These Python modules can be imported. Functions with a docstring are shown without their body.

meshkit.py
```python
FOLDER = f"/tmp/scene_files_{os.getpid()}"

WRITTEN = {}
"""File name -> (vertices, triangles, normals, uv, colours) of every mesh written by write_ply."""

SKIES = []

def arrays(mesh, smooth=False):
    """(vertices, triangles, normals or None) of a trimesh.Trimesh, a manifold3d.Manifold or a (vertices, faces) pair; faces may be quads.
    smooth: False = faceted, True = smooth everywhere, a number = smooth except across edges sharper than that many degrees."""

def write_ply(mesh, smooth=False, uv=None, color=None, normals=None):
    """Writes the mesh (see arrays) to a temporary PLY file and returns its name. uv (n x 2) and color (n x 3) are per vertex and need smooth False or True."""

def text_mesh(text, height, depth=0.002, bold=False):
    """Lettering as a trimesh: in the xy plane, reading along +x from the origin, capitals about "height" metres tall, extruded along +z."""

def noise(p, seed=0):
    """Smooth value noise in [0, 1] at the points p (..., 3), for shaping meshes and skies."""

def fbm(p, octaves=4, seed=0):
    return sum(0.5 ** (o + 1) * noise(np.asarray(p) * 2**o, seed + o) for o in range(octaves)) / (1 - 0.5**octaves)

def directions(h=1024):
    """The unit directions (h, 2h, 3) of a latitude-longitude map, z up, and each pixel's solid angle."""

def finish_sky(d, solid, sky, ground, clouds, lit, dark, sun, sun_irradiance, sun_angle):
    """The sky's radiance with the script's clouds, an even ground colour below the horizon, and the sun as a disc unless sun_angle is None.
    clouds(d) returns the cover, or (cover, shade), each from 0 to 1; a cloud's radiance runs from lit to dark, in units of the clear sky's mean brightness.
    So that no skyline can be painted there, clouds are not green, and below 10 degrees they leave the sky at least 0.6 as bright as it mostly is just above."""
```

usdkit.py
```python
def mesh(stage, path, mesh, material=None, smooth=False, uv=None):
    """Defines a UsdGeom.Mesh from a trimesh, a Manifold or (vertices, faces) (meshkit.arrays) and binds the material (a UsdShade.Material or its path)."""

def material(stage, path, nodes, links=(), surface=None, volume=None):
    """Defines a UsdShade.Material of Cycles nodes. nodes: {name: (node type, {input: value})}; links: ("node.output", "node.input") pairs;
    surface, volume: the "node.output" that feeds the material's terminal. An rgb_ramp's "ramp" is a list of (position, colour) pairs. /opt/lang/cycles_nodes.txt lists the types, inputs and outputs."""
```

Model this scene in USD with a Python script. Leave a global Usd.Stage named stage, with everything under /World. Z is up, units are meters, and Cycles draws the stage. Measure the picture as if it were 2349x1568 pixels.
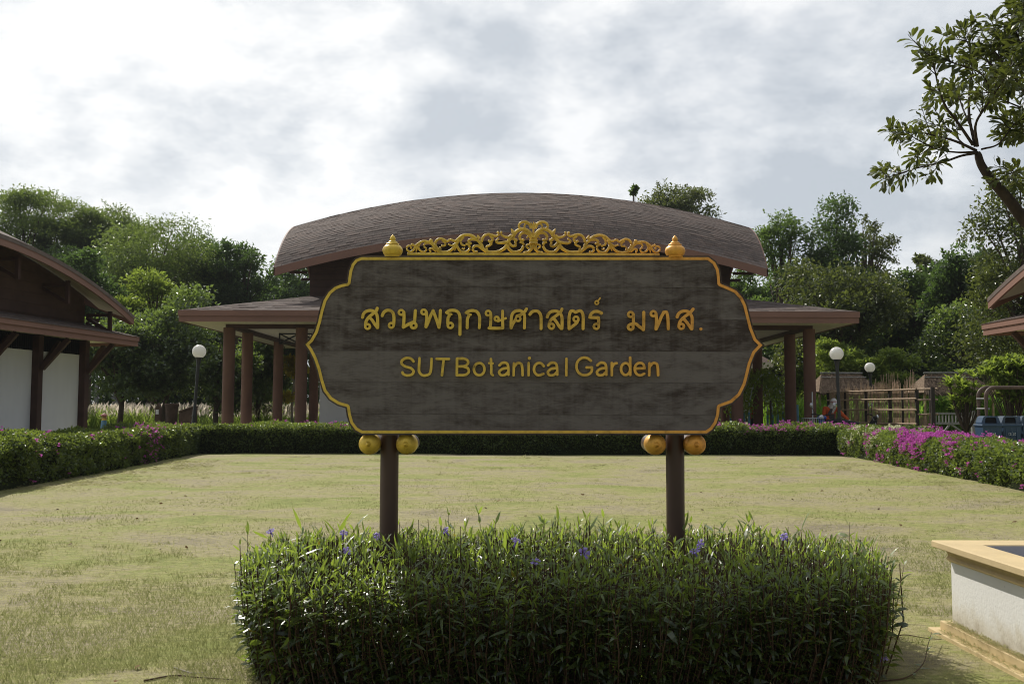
import math, numpy as np, trimesh, usdkit, manifold3d as m3
from meshkit import noise, fbm
from pxr import Usd, UsdGeom, UsdLux, UsdShade, Gf, Sdf, Vt
from shapely.geometry import Polygon, LineString, Point, box as sbox
from shapely.ops import unary_union

stage = Usd.Stage.CreateInMemory()
UsdGeom.Xform.Define(stage, '/World')
# ------------------------------------------------------------------ camera, sky, sun
PITCH, ROLL, EYE, FOC = 3.783, 0.15, 1.3, 2283.75
cam = UsdGeom.Camera.Define(stage, '/World/camera')
cam.CreateHorizontalApertureAttr(36.0); cam.CreateFocalLengthAttr(35.0)
cam.AddTranslateOp().Set((0, 0, EYE)); cam.AddRotateXOp().Set(90 + PITCH); cam.AddRotateZOp().Set(ROLL)
cam.CreateExposureAttr(0.12)
EL, AZ = math.radians(43), math.radians(-32)
SUN = np.array([math.sin(AZ) * math.cos(EL), math.cos(AZ) * math.cos(EL), math.sin(EL)])
sun = UsdLux.DistantLight.Define(stage, '/World/sun')
sun.CreateIntensityAttr(1.15); sun.CreateNormalizeAttr(True); sun.CreateAngleAttr(0.5); sun.CreateColorAttr((1.0, 0.95, 0.86))
sun.AddRotateZOp().Set(math.degrees(-AZ)); sun.AddRotateXOp().Set(-(90 - math.degrees(EL)))


def raydir(vx, vy):
    dx, dy = (vx - 1174.5) / FOC, -(vy - 784) / FOC
    r, p = math.radians(ROLL), math.radians(PITCH)
    x, y = dx * math.cos(r) - dy * math.sin(r), dx * math.sin(r) + dy * math.cos(r)
    return np.array([x, math.cos(p) - y * math.sin(p), math.sin(p) + y * math.cos(p)])


def at(vx, vy, Y):
    d = raydir(vx, vy)
    return np.array([0, 0, EYE]) + d * (Y / d[1])


def ppm(Y):
    return FOC / Y


def sky_material():
    N = {'tc': ('texture_coordinate', {}), 's': ('sky_texture', {'sky_type': 'single_scattering', 'sun_disc': False, 'sun_elevation': EL, 'sun_rotation': AZ}),
         'b': ('background_shader', {'strength': 0.1}),
         'mp': ('mapping', {'scale': (1.0, 1.0, 1.9), 'location': (3.1, 0.4, 0.9)}),
         'n1': ('noise_texture', {'scale': 4.6, 'detail': 10.0, 'roughness': 0.57, 'distortion': 0.2}),
         'n2': ('noise_texture', {'scale': 13.0, 'detail': 8.0, 'roughness': 0.58}),
         'r1': ('map_range', {'from_min': 0.38, 'from_max': 0.60, 'to_min': 0.10, 'to_max': 1.0, 'clamp': True}),
         'r2': ('map_range', {'from_min': 0.3, 'from_max': 0.75, 'to_min': -0.34, 'to_max': 0.34, 'clamp': True}),
         'dot': ('vector_math', {'math_type': 'dot_product', 'vector2': tuple(SUN)}),
         'lobe': ('map_range', {'from_min': 0.35, 'from_max': 0.97, 'to_min': 0.0, 'to_max': 1.0, 'clamp': True}),
         'lum': ('rgb_ramp', {'ramp': [(0.0, (2.7, 2.85, 3.1)), (0.3, (8.2, 8.35, 8.5)), (0.6, (8.4, 8.5, 8.65)), (1.0, (9.7, 9.7, 9.6))]}),
         'cc': ('rgb_ramp', {'ramp': [(0.0, (0.635, 0.675, 0.72)), (0.45, (0.82, 0.845, 0.87)), (1.0, (1.08, 1.075, 1.06))]}),
         'mul': ('vector_math', {'math_type': 'multiply'}),
         'add': ('math', {'math_type': 'add'}),
         'mix': ('mix_color', {'fac': 0.93})}
    L = [('tc.generated', 'mp.vector'), ('mp.vector', 'n1.vector'), ('mp.vector', 'n2.vector'), ('n1.fac', 'r1.value'), ('n2.fac', 'r2.value'),
         ('tc.generated', 'dot.vector1'), ('dot.value', 'lobe.value'), ('lobe.result', 'lum.fac')]
    last = 'add.value'
    L += [('r1.result', 'add.value1'), ('r2.result', 'add.value2')]
    # soft thin and thick places of the cloud deck: (view x, view y, radius, amount)
    for i, (vx, vy, rad, amt) in enumerate([(990, 310, .085, -.75), (150, 250, .065, -.6), (1960, 440, .11, -.6), (2230, 60, .12, -.5), (660, 390, .05, -.35), (860, 110, .05, -.3),
                                            (1480, 60, .06, -.3), (200, 60, .14, .6), (560, 180, .10, .5), (1330, 250, .085, .7), (500, 450, .05, .5), (1700, 260, .08, .35), (1250, 80, .06, .3)]):
        d = raydir(vx, vy); d /= np.linalg.norm(d)
        N[f'd{i}'] = ('vector_math', {'math_type': 'distance', 'vector2': tuple(d)})
        N[f'g{i}'] = ('map_range', {'range_type': 'smoothstep', 'from_min': 0.0, 'from_max': rad, 'to_min': amt, 'to_max': 0.0, 'clamp': True})
        N[f'a{i}'] = ('math', {'math_type': 'add'})
        L += [(f'wv.vector', f'd{i}.vector1'), (f'd{i}.value', f'g{i}.value'), (last, f'a{i}.value1'), (f'g{i}.result', f'a{i}.value2')]
        last = f'a{i}.value'
    N['wn'] = ('noise_texture', {'scale': 7.0, 'detail': 4.0}); N['ws'] = ('vector_math', {'math_type': 'subtract', 'vector2': (.5, .5, .5)})
    N['wk'] = ('vector_math', {'math_type': 'scale', 'scale': 0.16}); N['wv'] = ('vector_math', {'math_type': 'add'})
    L += [('tc.generated', 'wn.vector'), ('wn.color', 'ws.vector1'), ('ws.vector', 'wk.vector1'), ('wk.vector', 'wv.vector1'), ('tc.generated', 'wv.vector2')]
    L += [(last, 'cc.fac'), ('lum.color', 'mul.vector1'), ('cc.color', 'mul.vector2'), ('s.color', 'mix.a'), ('mul.vector', 'mix.b'), ('mix.result', 'b.color')]
    return usdkit.material(stage, '/World/Looks/sky_with_clouds', N, L, surface='b.background')


dome = UsdLux.DomeLight.Define(stage, '/World/sky')
UsdShade.MaterialBindingAPI.Apply(dome.GetPrim()).Bind(sky_material())

# ------------------------------------------------------------------ naming helpers
USED = {}


def numbered(parent, name):
    k = (parent, name); n = USED.get(k, -1) + 1; USED[k] = n
    return f'{parent}/{name}' + (f'_{n:03d}' if n else '')


def setdata(prim, **kw):
    for k, v in kw.items():
        if v:
            prim.SetCustomDataByKey({'cat': 'category'}.get(k, k), v)


def thing(name, label, cat, group=None, kind=None, loc=None, rotz=0):
    p = numbered('/World', name)
    x = UsdGeom.Xform.Define(stage, p)
    if loc is not None:
        x.AddTranslateOp().Set(tuple(map(float, loc)))
        if rotz: x.AddRotateZOp().Set(float(rotz))
    setdata(x.GetPrim(), label=label, cat=cat, group=group, kind=kind)
    return p


def mesh(parent, name, g, mat, smooth=False, tint=None, **data):
    p = numbered(parent, name)
    m = usdkit.mesh(stage, p, g, mat, smooth)
    if tint is not None:
        UsdGeom.PrimvarsAPI(m).CreatePrimvar('tint', Sdf.ValueTypeNames.FloatArray, 'vertex').Set(Vt.FloatArray.FromNumpy(np.asarray(tint, np.float32)))
    setdata(m.GetPrim(), **data)
    return p


def copy_of(src, name, loc, rotz=0, **data):
    p = numbered('/World', name)
    x = UsdGeom.Xform.Define(stage, p)
    x.GetPrim().GetReferences().AddInternalReference(src); x.GetPrim().SetInstanceable(True)
    x.ClearXformOpOrder(); x.AddTranslateOp(opSuffix='place').Set(tuple(map(float, loc)))
    x.AddRotateZOp(opSuffix='place').Set(float(rotz))
    setdata(x.GetPrim(), **data)
    return p


# ------------------------------------------------------------------ geometry helpers
def cat(ms):
    return trimesh.util.concatenate([m for m in ms if m is not None])


def bx(x0, x1, y0, y1, z0, z1):
    b = trimesh.creation.box((x1 - x0, y1 - y0, z1 - z0)); b.apply_translation(((x0 + x1) / 2, (y0 + y1) / 2, (z0 + z1) / 2)); return b


def rbx(x0, x1, y0, y1, z0, z1, r=.01):
    r = min(r, .45 * min(x1 - x0, y1 - y0, z1 - z0))
    pts = []
    for x in (x0, x1):
        for y in (y0, y1):
            for z in (z0, z1):
                sx, sy, sz = (1 if x == x0 else -1), (1 if y == y0 else -1), (1 if z == z0 else -1)
                for d in ((0, 1, 1), (1, 0, 1), (1, 1, 0)):
                    pts.append((x + sx * r * d[0], y + sy * r * d[1], z + sz * r * d[2]))
    return trimesh.convex.convex_hull(np.array(pts))


def beam(a, b, w, h=None):
    """square bar from a to b"""
    h = h or w
    a, b = np.array(a, float), np.array(b, float); d = b - a; L = np.linalg.norm(d); d /= L
    up = np.array([0, 0, 1.]) if abs(d[2]) < .95 else np.array([0, 1., 0])
    s = np.cross(d, up); s /= np.linalg.norm(s); u = np.cross(s, d)
    m = trimesh.creation.box((L, w, h)); T = np.eye(4); T[:3, 0], T[:3, 1], T[:3, 2], T[:3, 3] = d, np.cross(u, d), u, (a + b) / 2
    m.apply_transform(T); return m


def tube(pts, rad, n=8, cap=True, prof=None):
    pts = np.array(pts, float); k = len(pts); rad = np.broadcast_to(np.asarray(rad, float), (k,))
    t = np.gradient(pts, axis=0); t /= np.linalg.norm(t, axis=1, keepdims=True) + 1e-12
    ref = np.array([0, 0, 1.]) if abs(t[:, 2]).mean() < .8 else np.array([1., 0, 0])
    s = np.cross(t, ref); s /= np.linalg.norm(s, axis=1, keepdims=True) + 1e-12; u = np.cross(s, t)
    a = np.linspace(0, 2 * np.pi, n, endpoint=False)
    v = pts[:, None] + rad[:, None, None] * (np.cos(a)[None, :, None] * s[:, None] + np.sin(a)[None, :, None] * u[:, None])
    v = v.reshape(-1, 3); f = []
    for i in range(k - 1):
        for j in range(n):
            p, q = i * n + j, i * n + (j + 1) % n
            f += [(p, p + n, q), (q, p + n, q + n)]
    if cap:
        v = np.vstack([v, pts[0], pts[-1]]); c0, c1 = len(v) - 2, len(v) - 1
        for j in range(n):
            f += [(c0, j, (j + 1) % n), (c1, (k - 1) * n + (j + 1) % n, (k - 1) * n + j)]
    m = trimesh.Trimesh(v, f, process=False)
    if m.volume < 0: m.invert()
    return m


def spline(pts, n=24):
    """Catmull-Rom through the points"""
    P = np.array(pts, float)
    if len(P) < 3: return np.array([P[0] + (P[-1] - P[0]) * t for t in np.linspace(0, 1, max(2, n // 4))])
    Q = np.vstack([2 * P[0] - P[1], P, 2 * P[-1] - P[-2]])
    out = []
    seg = len(P) - 1; per = max(2, n // seg)
    for i in range(seg):
        p0, p1, p2, p3 = Q[i:i + 4]
        for t in np.linspace(0, 1, per, endpoint=False):
            out.append(.5 * (2 * p1 + (p2 - p0) * t + (2 * p0 - 5 * p1 + 4 * p2 - p3) * t * t + (3 * p1 - p0 - 3 * p2 + p3) * t ** 3))
    out.append(P[-1])
    return np.array(out)


def revolve(prof, n=32, axis='z'):
    m = trimesh.creation.revolve(np.array(prof, float), sections=n)
    if m.volume < 0: m.invert()
    return m


def cyl(r, z0, z1, n=24, r2=None):
    r2 = r if r2 is None else r2
    return revolve([(0, z0), (r, z0), (r2, z1), (0, z1)], n)


def moved(m, *t):
    m = m.copy(); m.apply_translation(t); return m


def rot(m, ang, ax):
    m = m.copy(); m.apply_transform(trimesh.transformations.rotation_matrix(math.radians(ang), ax)); return m


def upright(poly, yf, depth):
    """a polygon drawn in x,z extruded backwards from the front plane y = yf"""
    out = []
    for g in getattr(poly, 'geoms', [poly]):
        if g.is_empty or g.area < 1e-8: continue
        m = trimesh.creation.extrude_polygon(g, depth, engine='earcut')
        v = m.vertices.copy()
        out.append(trimesh.Trimesh(np.c_[v[:, 0], yf + depth - v[:, 2], v[:, 1]], m.faces, process=False))
    return cat(out)


def sphere(r, c=(0, 0, 0), sub=3):
    m = trimesh.creation.icosphere(sub, r); m.apply_translation(c); return m


# ------------------------------------------------------------------ materials
def simple(name, c, rough=.6, spec=.4, var=.15, scale=6.0, bump=0.0, bscale=60.0, metal=0.0, c2=None, stretch=(1, 1, 1), detail=5.0):
    """paint or plaster or metal: base colour broken up by noise, with fine relief"""
    c = np.array(c, float); lo = c * (1 - var) if c2 is None else np.array(c2, float); hi = np.minimum(c * (1 + var), 1)
    N = {'g': ('geometry', {}), 'mp': ('mapping', {'scale': stretch}), 'n': ('noise_texture', {'scale': scale, 'detail': detail, 'roughness': .6}),
         'r': ('rgb_ramp', {'ramp': [(.3, tuple(lo)), (.7, tuple(hi))]}),
         'p': ('principled_bsdf', {'roughness': rough, 'specular_ior_level': spec, 'metallic': metal})}
    L = [('g.position', 'mp.vector'), ('mp.vector', 'n.vector'), ('n.fac', 'r.fac'), ('r.color', 'p.base_color')]
    if bump:
        N['n2'] = ('noise_texture', {'scale': bscale, 'detail': 4.0}); N['b'] = ('bump', {'strength': bump, 'distance': .01})
        L += [('mp.vector', 'n2.vector'), ('n2.fac', 'b.height'), ('b.normal', 'p.normal')]
    return usdkit.material(stage, f'/World/Looks/{name}', N, L, surface='p.BSDF')


def leafmat(name, dark, light, trans=.4, tcol=None, rough=.38, spec=.5, coat=0.0):
    tcol = tcol or tuple(np.minimum(np.array(light) * np.array([2.1, 2.0, .9]), 1))
    td = tuple(np.array(tcol) * .55)
    N = {'a': ('attribute', {'attribute': 'tint'}), 'r': ('rgb_ramp', {'ramp': [(0, dark), (1, light)]}), 'rt': ('rgb_ramp', {'ramp': [(0, td), (1, tcol)]}),
         'p': ('principled_bsdf', {'roughness': rough, 'specular_ior_level': min(spec, 1), 'coat_weight': coat, 'coat_roughness': .36}), 't': ('translucent_bsdf', {}), 'm': ('mix_closure', {'fac': trans})}
    L = [('a.fac', 'r.fac'), ('a.fac', 'rt.fac'), ('r.color', 'p.base_color'), ('rt.color', 't.color'), ('p.BSDF', 'm.closure1'), ('t.BSDF', 'm.closure2')]
    return usdkit.material(stage, f'/World/Looks/{name}', N, L, surface='m.closure')


def wood_material(name, dark, light, lo, hi, off):
    N = {'g': ('geometry', {}), 'mp': ('mapping', {'scale': (2.3, 1, 6.0), 'location': (off, 0, off)}),
         'n': ('noise_texture', {'scale': 2.2, 'detail': 9.0, 'roughness': .68, 'distortion': .4}),
         'mf': ('mapping', {'scale': (9, 1, 170.0)}), 'nf': ('noise_texture', {'scale': 2.0, 'detail': 5.0, 'roughness': .6}),
         'mv': ('mapping', {'scale': (40, 1, 2.0)}), 'nv': ('noise_texture', {'scale': 1.2, 'detail': 3.0}),
         'r': ('rgb_ramp', {'ramp': [(lo, dark), ((lo + hi) / 2, tuple(np.array(dark) * .45 + np.array(light) * .55)), (hi, light)]}),
         's': ('math', {'math_type': 'multiply_add', 'value2': .5, 'value3': -.25}), 'a': ('math', {'math_type': 'add'}),
         's2': ('math', {'math_type': 'multiply_add', 'value2': .18, 'value3': -.09}), 'a2': ('math', {'math_type': 'add'}),
         'b': ('bump', {'strength': .55, 'distance': .004}), 'p': ('principled_bsdf', {'roughness': .72, 'specular_ior_level': .3})}
    L = [('g.position', 'mp.vector'), ('mp.vector', 'n.vector'), ('g.position', 'mf.vector'), ('mf.vector', 'nf.vector'), ('g.position', 'mv.vector'), ('mv.vector', 'nv.vector'),
         ('nf.fac', 's.value1'), ('n.fac', 'a.value1'), ('s.value', 'a.value2'), ('nv.fac', 's2.value1'), ('a.value', 'a2.value1'), ('s2.value', 'a2.value2'),
         ('a2.value', 'r.fac'), ('r.color', 'p.base_color'), ('nf.fac', 'b.height'), ('b.normal', 'p.normal')]
    return usdkit.material(stage, f'/World/Looks/{name}', N, L, surface='p.BSDF')


def gold_material(name, metal, rough):
    """gold paint, yellow at the left and faded to orange towards the right end of the sign"""
    N = {'g': ('geometry', {}), 'x': ('separate_xyz', {}), 'mr': ('map_range', {'from_min': -.3, 'from_max': 1.1, 'clamp': True}),
         'r': ('rgb_ramp', {'ramp': [(0, (.70, .48, .065)), (.5, (.72, .44, .065)), (1, (.78, .35, .06))]}),
         'n': ('noise_texture', {'scale': 18.0, 'detail': 6.0, 'roughness': .65}), 'rn': ('rgb_ramp', {'ramp': [(.28, (.30, .28, .26)), (.36, (.70, .68, .66)), (.5, (.95, .95, .95)), (.7, (1.1, 1.1, 1.1))]}),
         'm': ('vector_math', {'math_type': 'multiply'}), 'p': ('principled_bsdf', {'metallic': metal, 'roughness': rough, 'specular_ior_level': .5})}
    L = [('g.position', 'x.vector'), ('x.x', 'mr.value'), ('mr.result', 'r.fac'), ('g.position', 'n.vector'), ('n.fac', 'rn.fac'), ('r.color', 'm.vector1'), ('rn.color', 'm.vector2'), ('m.vector', 'p.base_color')]
    return usdkit.material(stage, f'/World/Looks/{name}', N, L, surface='p.BSDF')


def lawn_material():
    N = {'g': ('geometry', {}), 'm1': ('mapping', {'scale': (.55, .8, 1)}), 'n1': ('noise_texture', {'scale': .9, 'detail': 7.0, 'roughness': .62, 'distortion': .6}),
         'n2': ('noise_texture', {'scale': 14.0, 'detail': 6.0, 'roughness': .7}), 'n3': ('noise_texture', {'scale': 160.0, 'detail': 3.0}),
         'r': ('rgb_ramp', {'ramp': [(.30, (.225, .195, .135)), (.40, (.300, .265, .160)), (.49, (.295, .272, .132)), (.57, (.255, .262, .095)), (.72, (.185, .22, .06))]}),
         's2': ('math', {'math_type': 'multiply_add', 'value2': .42, 'value3': -.21}), 'a': ('math', {'math_type': 'add'}),
         'm6': ('mapping', {'scale': (9, 26, 9)}), 'n6': ('noise_texture', {'scale': 1.0, 'detail': 6.0, 'roughness': .72}), 'r6': ('rgb_ramp', {'ramp': [(.30, (.50, .50, .50)), (.46, (.93, .93, .93)), (.66, (1.25, 1.25, 1.22))]}), 'mu6': ('vector_math', {'math_type': 'multiply'}),
         'r3': ('rgb_ramp', {'ramp': [(.25, (.55, .55, .55)), (.5, (.97, .97, .97)), (.75, (1.18, 1.18, 1.14))]}), 'mu': ('vector_math', {'math_type': 'multiply'}),
         'n5': ('noise_texture', {'scale': 30.0, 'detail': 6.0, 'roughness': .75}), 'b': ('bump', {'strength': .75, 'distance': .02}), 'p': ('principled_bsdf', {'roughness': .9, 'specular_ior_level': .1})}
    L = [('g.position', 'm1.vector'), ('m1.vector', 'n1.vector'), ('g.position', 'n2.vector'), ('g.position', 'n3.vector'), ('n2.fac', 's2.value1'), ('n1.fac', 'a.value1'), ('s2.value', 'a.value2'),
         ('a.value', 'r.fac'), ('n3.fac', 'r3.fac'), ('r.color', 'mu.vector1'), ('r3.color', 'mu.vector2'), ('g.position', 'm6.vector'), ('m6.vector', 'n6.vector'), ('n6.fac', 'r6.fac'), ('mu.vector', 'mu6.vector1'), ('r6.color', 'mu6.vector2'), ('mu6.vector', 'p.base_color'), ('g.position', 'n5.vector'), ('n5.fac', 'b.height'), ('b.normal', 'p.normal')]
    return usdkit.material(stage, '/World/Looks/mown_lawn', N, L, surface='p.BSDF')


M = {}
M['gold'] = gold_material('gold_paint', .0, .45)
M['goldleaf'] = gold_material('gold_metallic', .30, .42)
M['planks'] = [wood_material(f'weathered_wood_{i}', (.046, .033, .028), (.150, .131, .124), lo, hi, off) for i, (lo, hi, off) in enumerate([(.34, .62, 0.), (.36, .66, 7.), (.42, .70, 3.), (.22, .52, 11.), (.30, .60, 5.), (.26, .58, 17.)])]
M['edge'] = simple('old_board_edge', (.10, .075, .065), .8, .2, .4, 9)
M['post'] = simple('brown_post_paint', (.065, .036, .026), .42, .45, .25, 5, .1, 40, stretch=(1, 1, .3))
M['brown'] = simple('brown_masonry_paint', (.150, .082, .060), .8, .25, .2, 2.2, .3, 50, stretch=(1, 1, .4), detail=8.0)
M['fascia'] = simple('brown_fascia_paint', (.215, .115, .085), .6, .35, .08, .8, .08, 30)
M['darkwood'] = simple('dark_brown_timber', (.060, .030, .024), .6, .35, .2, 3, .15, 30)
M['clad'] = simple('dark_brown_cladding', (.078, .047, .038), .75, .25, .15, 2, .15, 30)
M['cream'] = simple('cream_soffit', (.62, .56, .46), .85, .2, .06, .8)
M['white'] = simple('white_wall_paint', (.70, .70, .70), .85, .2, .05, 1.6, .15, 40, stretch=(1.5, 1.5, .35), detail=8.0)
M['shingle'] = [simple(f'roof_shingle_{i}', c, .92, .15, .2, 7, .35, 90) for i, c in enumerate([(.148, .116, .104), (.140, .112, .101), (.156, .119, .105), (.132, .106, .097)])]
M['roofbed'] = simple('roof_felt', (.05, .042, .04), .95, .1, .2, 3)
M['lawn'] = lawn_material()
M['earth'] = simple('rough_grass_ground', (.14, .17, .05), .95, .1, .35, .5, .5, 12, c2=(.17, .14, .08))
M['cap'] = simple('ochre_coping_paint', (.53, .41, .225), .7, .3, .1, 4, .12, 60)
M['plaster'] = usdkit.material(stage, '/World/Looks/white_plaster', {'g': ('geometry', {}), 'x': ('separate_xyz', {}), 'n': ('noise_texture', {'scale': 9.0, 'detail': 7.0, 'roughness': .65}), 'nk': ('math', {'math_type': 'multiply_add', 'value2': .34, 'value3': -.17}), 'a': ('math', {'math_type': 'add'}),
    'r': ('rgb_ramp', {'ramp': [(.02, (.33, .28, .20)), (.13, (.58, .54, .46)), (.24, (.70, .69, .66)), (.6, (.73, .72, .70))]}), 'n2': ('noise_texture', {'scale': 55.0, 'detail': 4.0}), 'sp': ('noise_texture', {'scale': 120.0, 'detail': 1.0}),
    'rs': ('rgb_ramp', {'ramp': [(.20, (.35, .33, .30)), (.27, (1, 1, 1)), (1, (1, 1, 1))]}), 'mu': ('vector_math', {'math_type': 'multiply'}), 'b': ('bump', {'strength': .2, 'distance': .008}), 'p': ('principled_bsdf', {'roughness': .9, 'specular_ior_level': .2})},
    [('g.position', 'x.vector'), ('g.position', 'n.vector'), ('n.fac', 'nk.value1'), ('x.z', 'a.value1'), ('nk.value', 'a.value2'), ('a.value', 'r.fac'), ('g.position', 'sp.vector'), ('sp.fac', 'rs.fac'), ('r.color', 'mu.vector1'), ('rs.color', 'mu.vector2'), ('mu.vector', 'p.base_color'), ('g.position', 'n2.vector'), ('n2.fac', 'b.height'), ('b.normal', 'p.normal')], surface='p.BSDF')
M['greyin'] = simple('grey_render', (.46, .45, .47), .9, .2, .08, 3, .3, 40)
M['soil'] = simple('soil', (.07, .05, .035), 1, .1, .4, 12, .8, 40)
M['bark'] = simple('tree_bark', (.085, .065, .05), .95, .15, .35, 9, .8, 30, stretch=(1, 1, .25))
M['darkbark'] = simple('dark_bark', (.045, .034, .027), .95, .15, .35, 14, .8, 40, stretch=(1, 1, .4))
M['palebark'] = simple('pale_bark', (.30, .27, .23), .95, .15, .3, 9, .6, 30, stretch=(1, 1, .25))
M['stem'] = simple('brown_stem', (.075, .045, .027), .8, .25, .4, 25)
M['lamppost'] = simple('black_lamp_paint', (.018, .019, .021), .4, .5, .2, 6)
M['globe'] = usdkit.material(stage, '/World/Looks/opal_globe', {'p': ('principled_bsdf', {'base_color': (.86, .85, .82), 'roughness': .22, 'specular_ior_level': .5, 'coat_weight': .3}), 't': ('translucent_bsdf', {'color': (.9, .89, .85)}), 'm': ('mix_closure', {'fac': .45})},
                             [('p.BSDF', 'm.closure1'), ('t.BSDF', 'm.closure2')], surface='m.closure')
M['bamboo'] = simple('dry_bamboo', (.38, .275, .185), .7, .3, .35, 8, .1, 30)
M['bamboo_d'] = simple('dark_pole', (.045, .036, .03), .75, .3, .3, 8, .2, 30)
M['thatch'] = simple('thatch', (.17, .125, .09), 1, .1, .5, 10, .9, 30, stretch=(4, 1, .5))
M['greywood'] = simple('grey_painted_rail', (.22, .22, .21), .8, .2, .2, 5)
M['rust'] = simple('brown_pipe', (.10, .065, .05), .6, .4, .3, 8)
M['binblue'] = simple('blue_bin_plastic', (.026, .060, .118), .5, .4, .15, 3, .06, 40)
M['bingrey'] = simple('faded_bin_lid', (.05, .08, .125), .55, .4, .15, 3)
M['bindark'] = simple('dark_opening', (.01, .012, .016), .8, .2, .1, 3)
M['whiteprint'] = simple('faded_white_print', (.40, .45, .52), .7, .2, .3, 30)
M['pipeblue'] = simple('blue_pipe', (.12, .27, .36), .6, .3, .15, 5)
M['pipegrey'] = simple('grey_pipe', (.42, .45, .47), .5, .4, .15, 5)
M['clay'] = simple('brown_clay_pot', (.085, .055, .04), .85, .2, .3, 4, .3, 20)

# foliage: dark, light
M['lf_feather'] = leafmat('feathery_leaves', (.04, .072, .02), (.112, .158, .042), .42, (.29, .40, .07))
M['lf_mid'] = leafmat('green_leaves', (.03, .06, .018), (.09, .14, .038), .40, (.24, .38, .06))
M['lf_dark'] = leafmat('dark_leaves', (.02, .042, .016), (.062, .10, .03), .34, (.17, .29, .05))
M['lf_olive'] = leafmat('olive_leaves', (.022, .038, .013), (.075, .092, .026), .34, (.22, .27, .045))
M['lf_gloss'] = leafmat('glossy_leaves', (.024, .05, .015), (.078, .122, .029), .38, (.28, .40, .06), rough=.30, spec=1, coat=.4)
M['lf_bright'] = leafmat('bright_leaves', (.07, .12, .02), (.16, .21, .04), .45, (.42, .55, .07))
M['lf_yellow'] = leafmat('yellow_leaves', (.22, .19, .03), (.42, .32, .04), .45, (.65, .55, .06))
M['lf_near'] = leafmat('leathery_leaves', (.025, .042, .012), (.075, .085, .022), .30, (.20, .24, .035), rough=.45, spec=.5)
M['lf_bush'] = leafmat('lance_leaves', (.014, .027, .009), (.092, .138, .028), .44, (.36, .48, .06), rough=.42, spec=.9, coat=.2)
M['lf_hedge'] = leafmat('hedge_leaves', (.028, .055, .014), (.095, .135, .03), .38, (.32, .42, .06), rough=.36, spec=.7)
M['hedgecore'] = simple('hedge_inside', (.022, .028, .012), 1, .05, .4, 12, .6, 20)
M['fl_magenta'] = leafmat('magenta_bracts', (.38, .05, .30), (.66, .14, .56), .35, (.8, .22, .68), .7, .1)
M['fl_pale'] = leafmat('cream_bracts', (.50, .50, .30), (.80, .80, .58), .35, (.85, .85, .6), .7, .1)
M['fl_violet'] = leafmat('violet_petals', (.34, .26, .66), (.50, .40, .86), .35, (.5, .36, .9), .6, .2)
M['straw'] = leafmat('cut_grass', (.21, .25, .08), (.44, .38, .235), .48, (.44, .45, .18), .85, .05)
M['tallgrass'] = leafmat('tall_grass', (.09, .15, .025), (.21, .27, .06), .45, (.45, .6, .1), .6, .2)
M['plume'] = leafmat('grass_plumes', (.50, .42, .34), (.72, .64, .54), .45, (.85, .75, .62), .9, .05)
M['thatchstraw'] = leafmat('thatch_straw', (.075, .055, .042), (.19, .145, .11), .2, (.2, .15, .1), .95, .05)
M['deadleaf'] = leafmat('dead_leaves', (.06, .035, .02), (.20, .12, .06), .2, (.2, .12, .05), .8, .1)
M['rice'] = leafmat('bright_tall_grass', (.09, .19, .02), (.17, .30, .035), .5, (.38, .66, .06), .6, .2)

# ------------------------------------------------------------------ foliage makers


def unit(v):
    return v / (np.linalg.norm(v, axis=-1, keepdims=True) + 1e-12)


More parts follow.
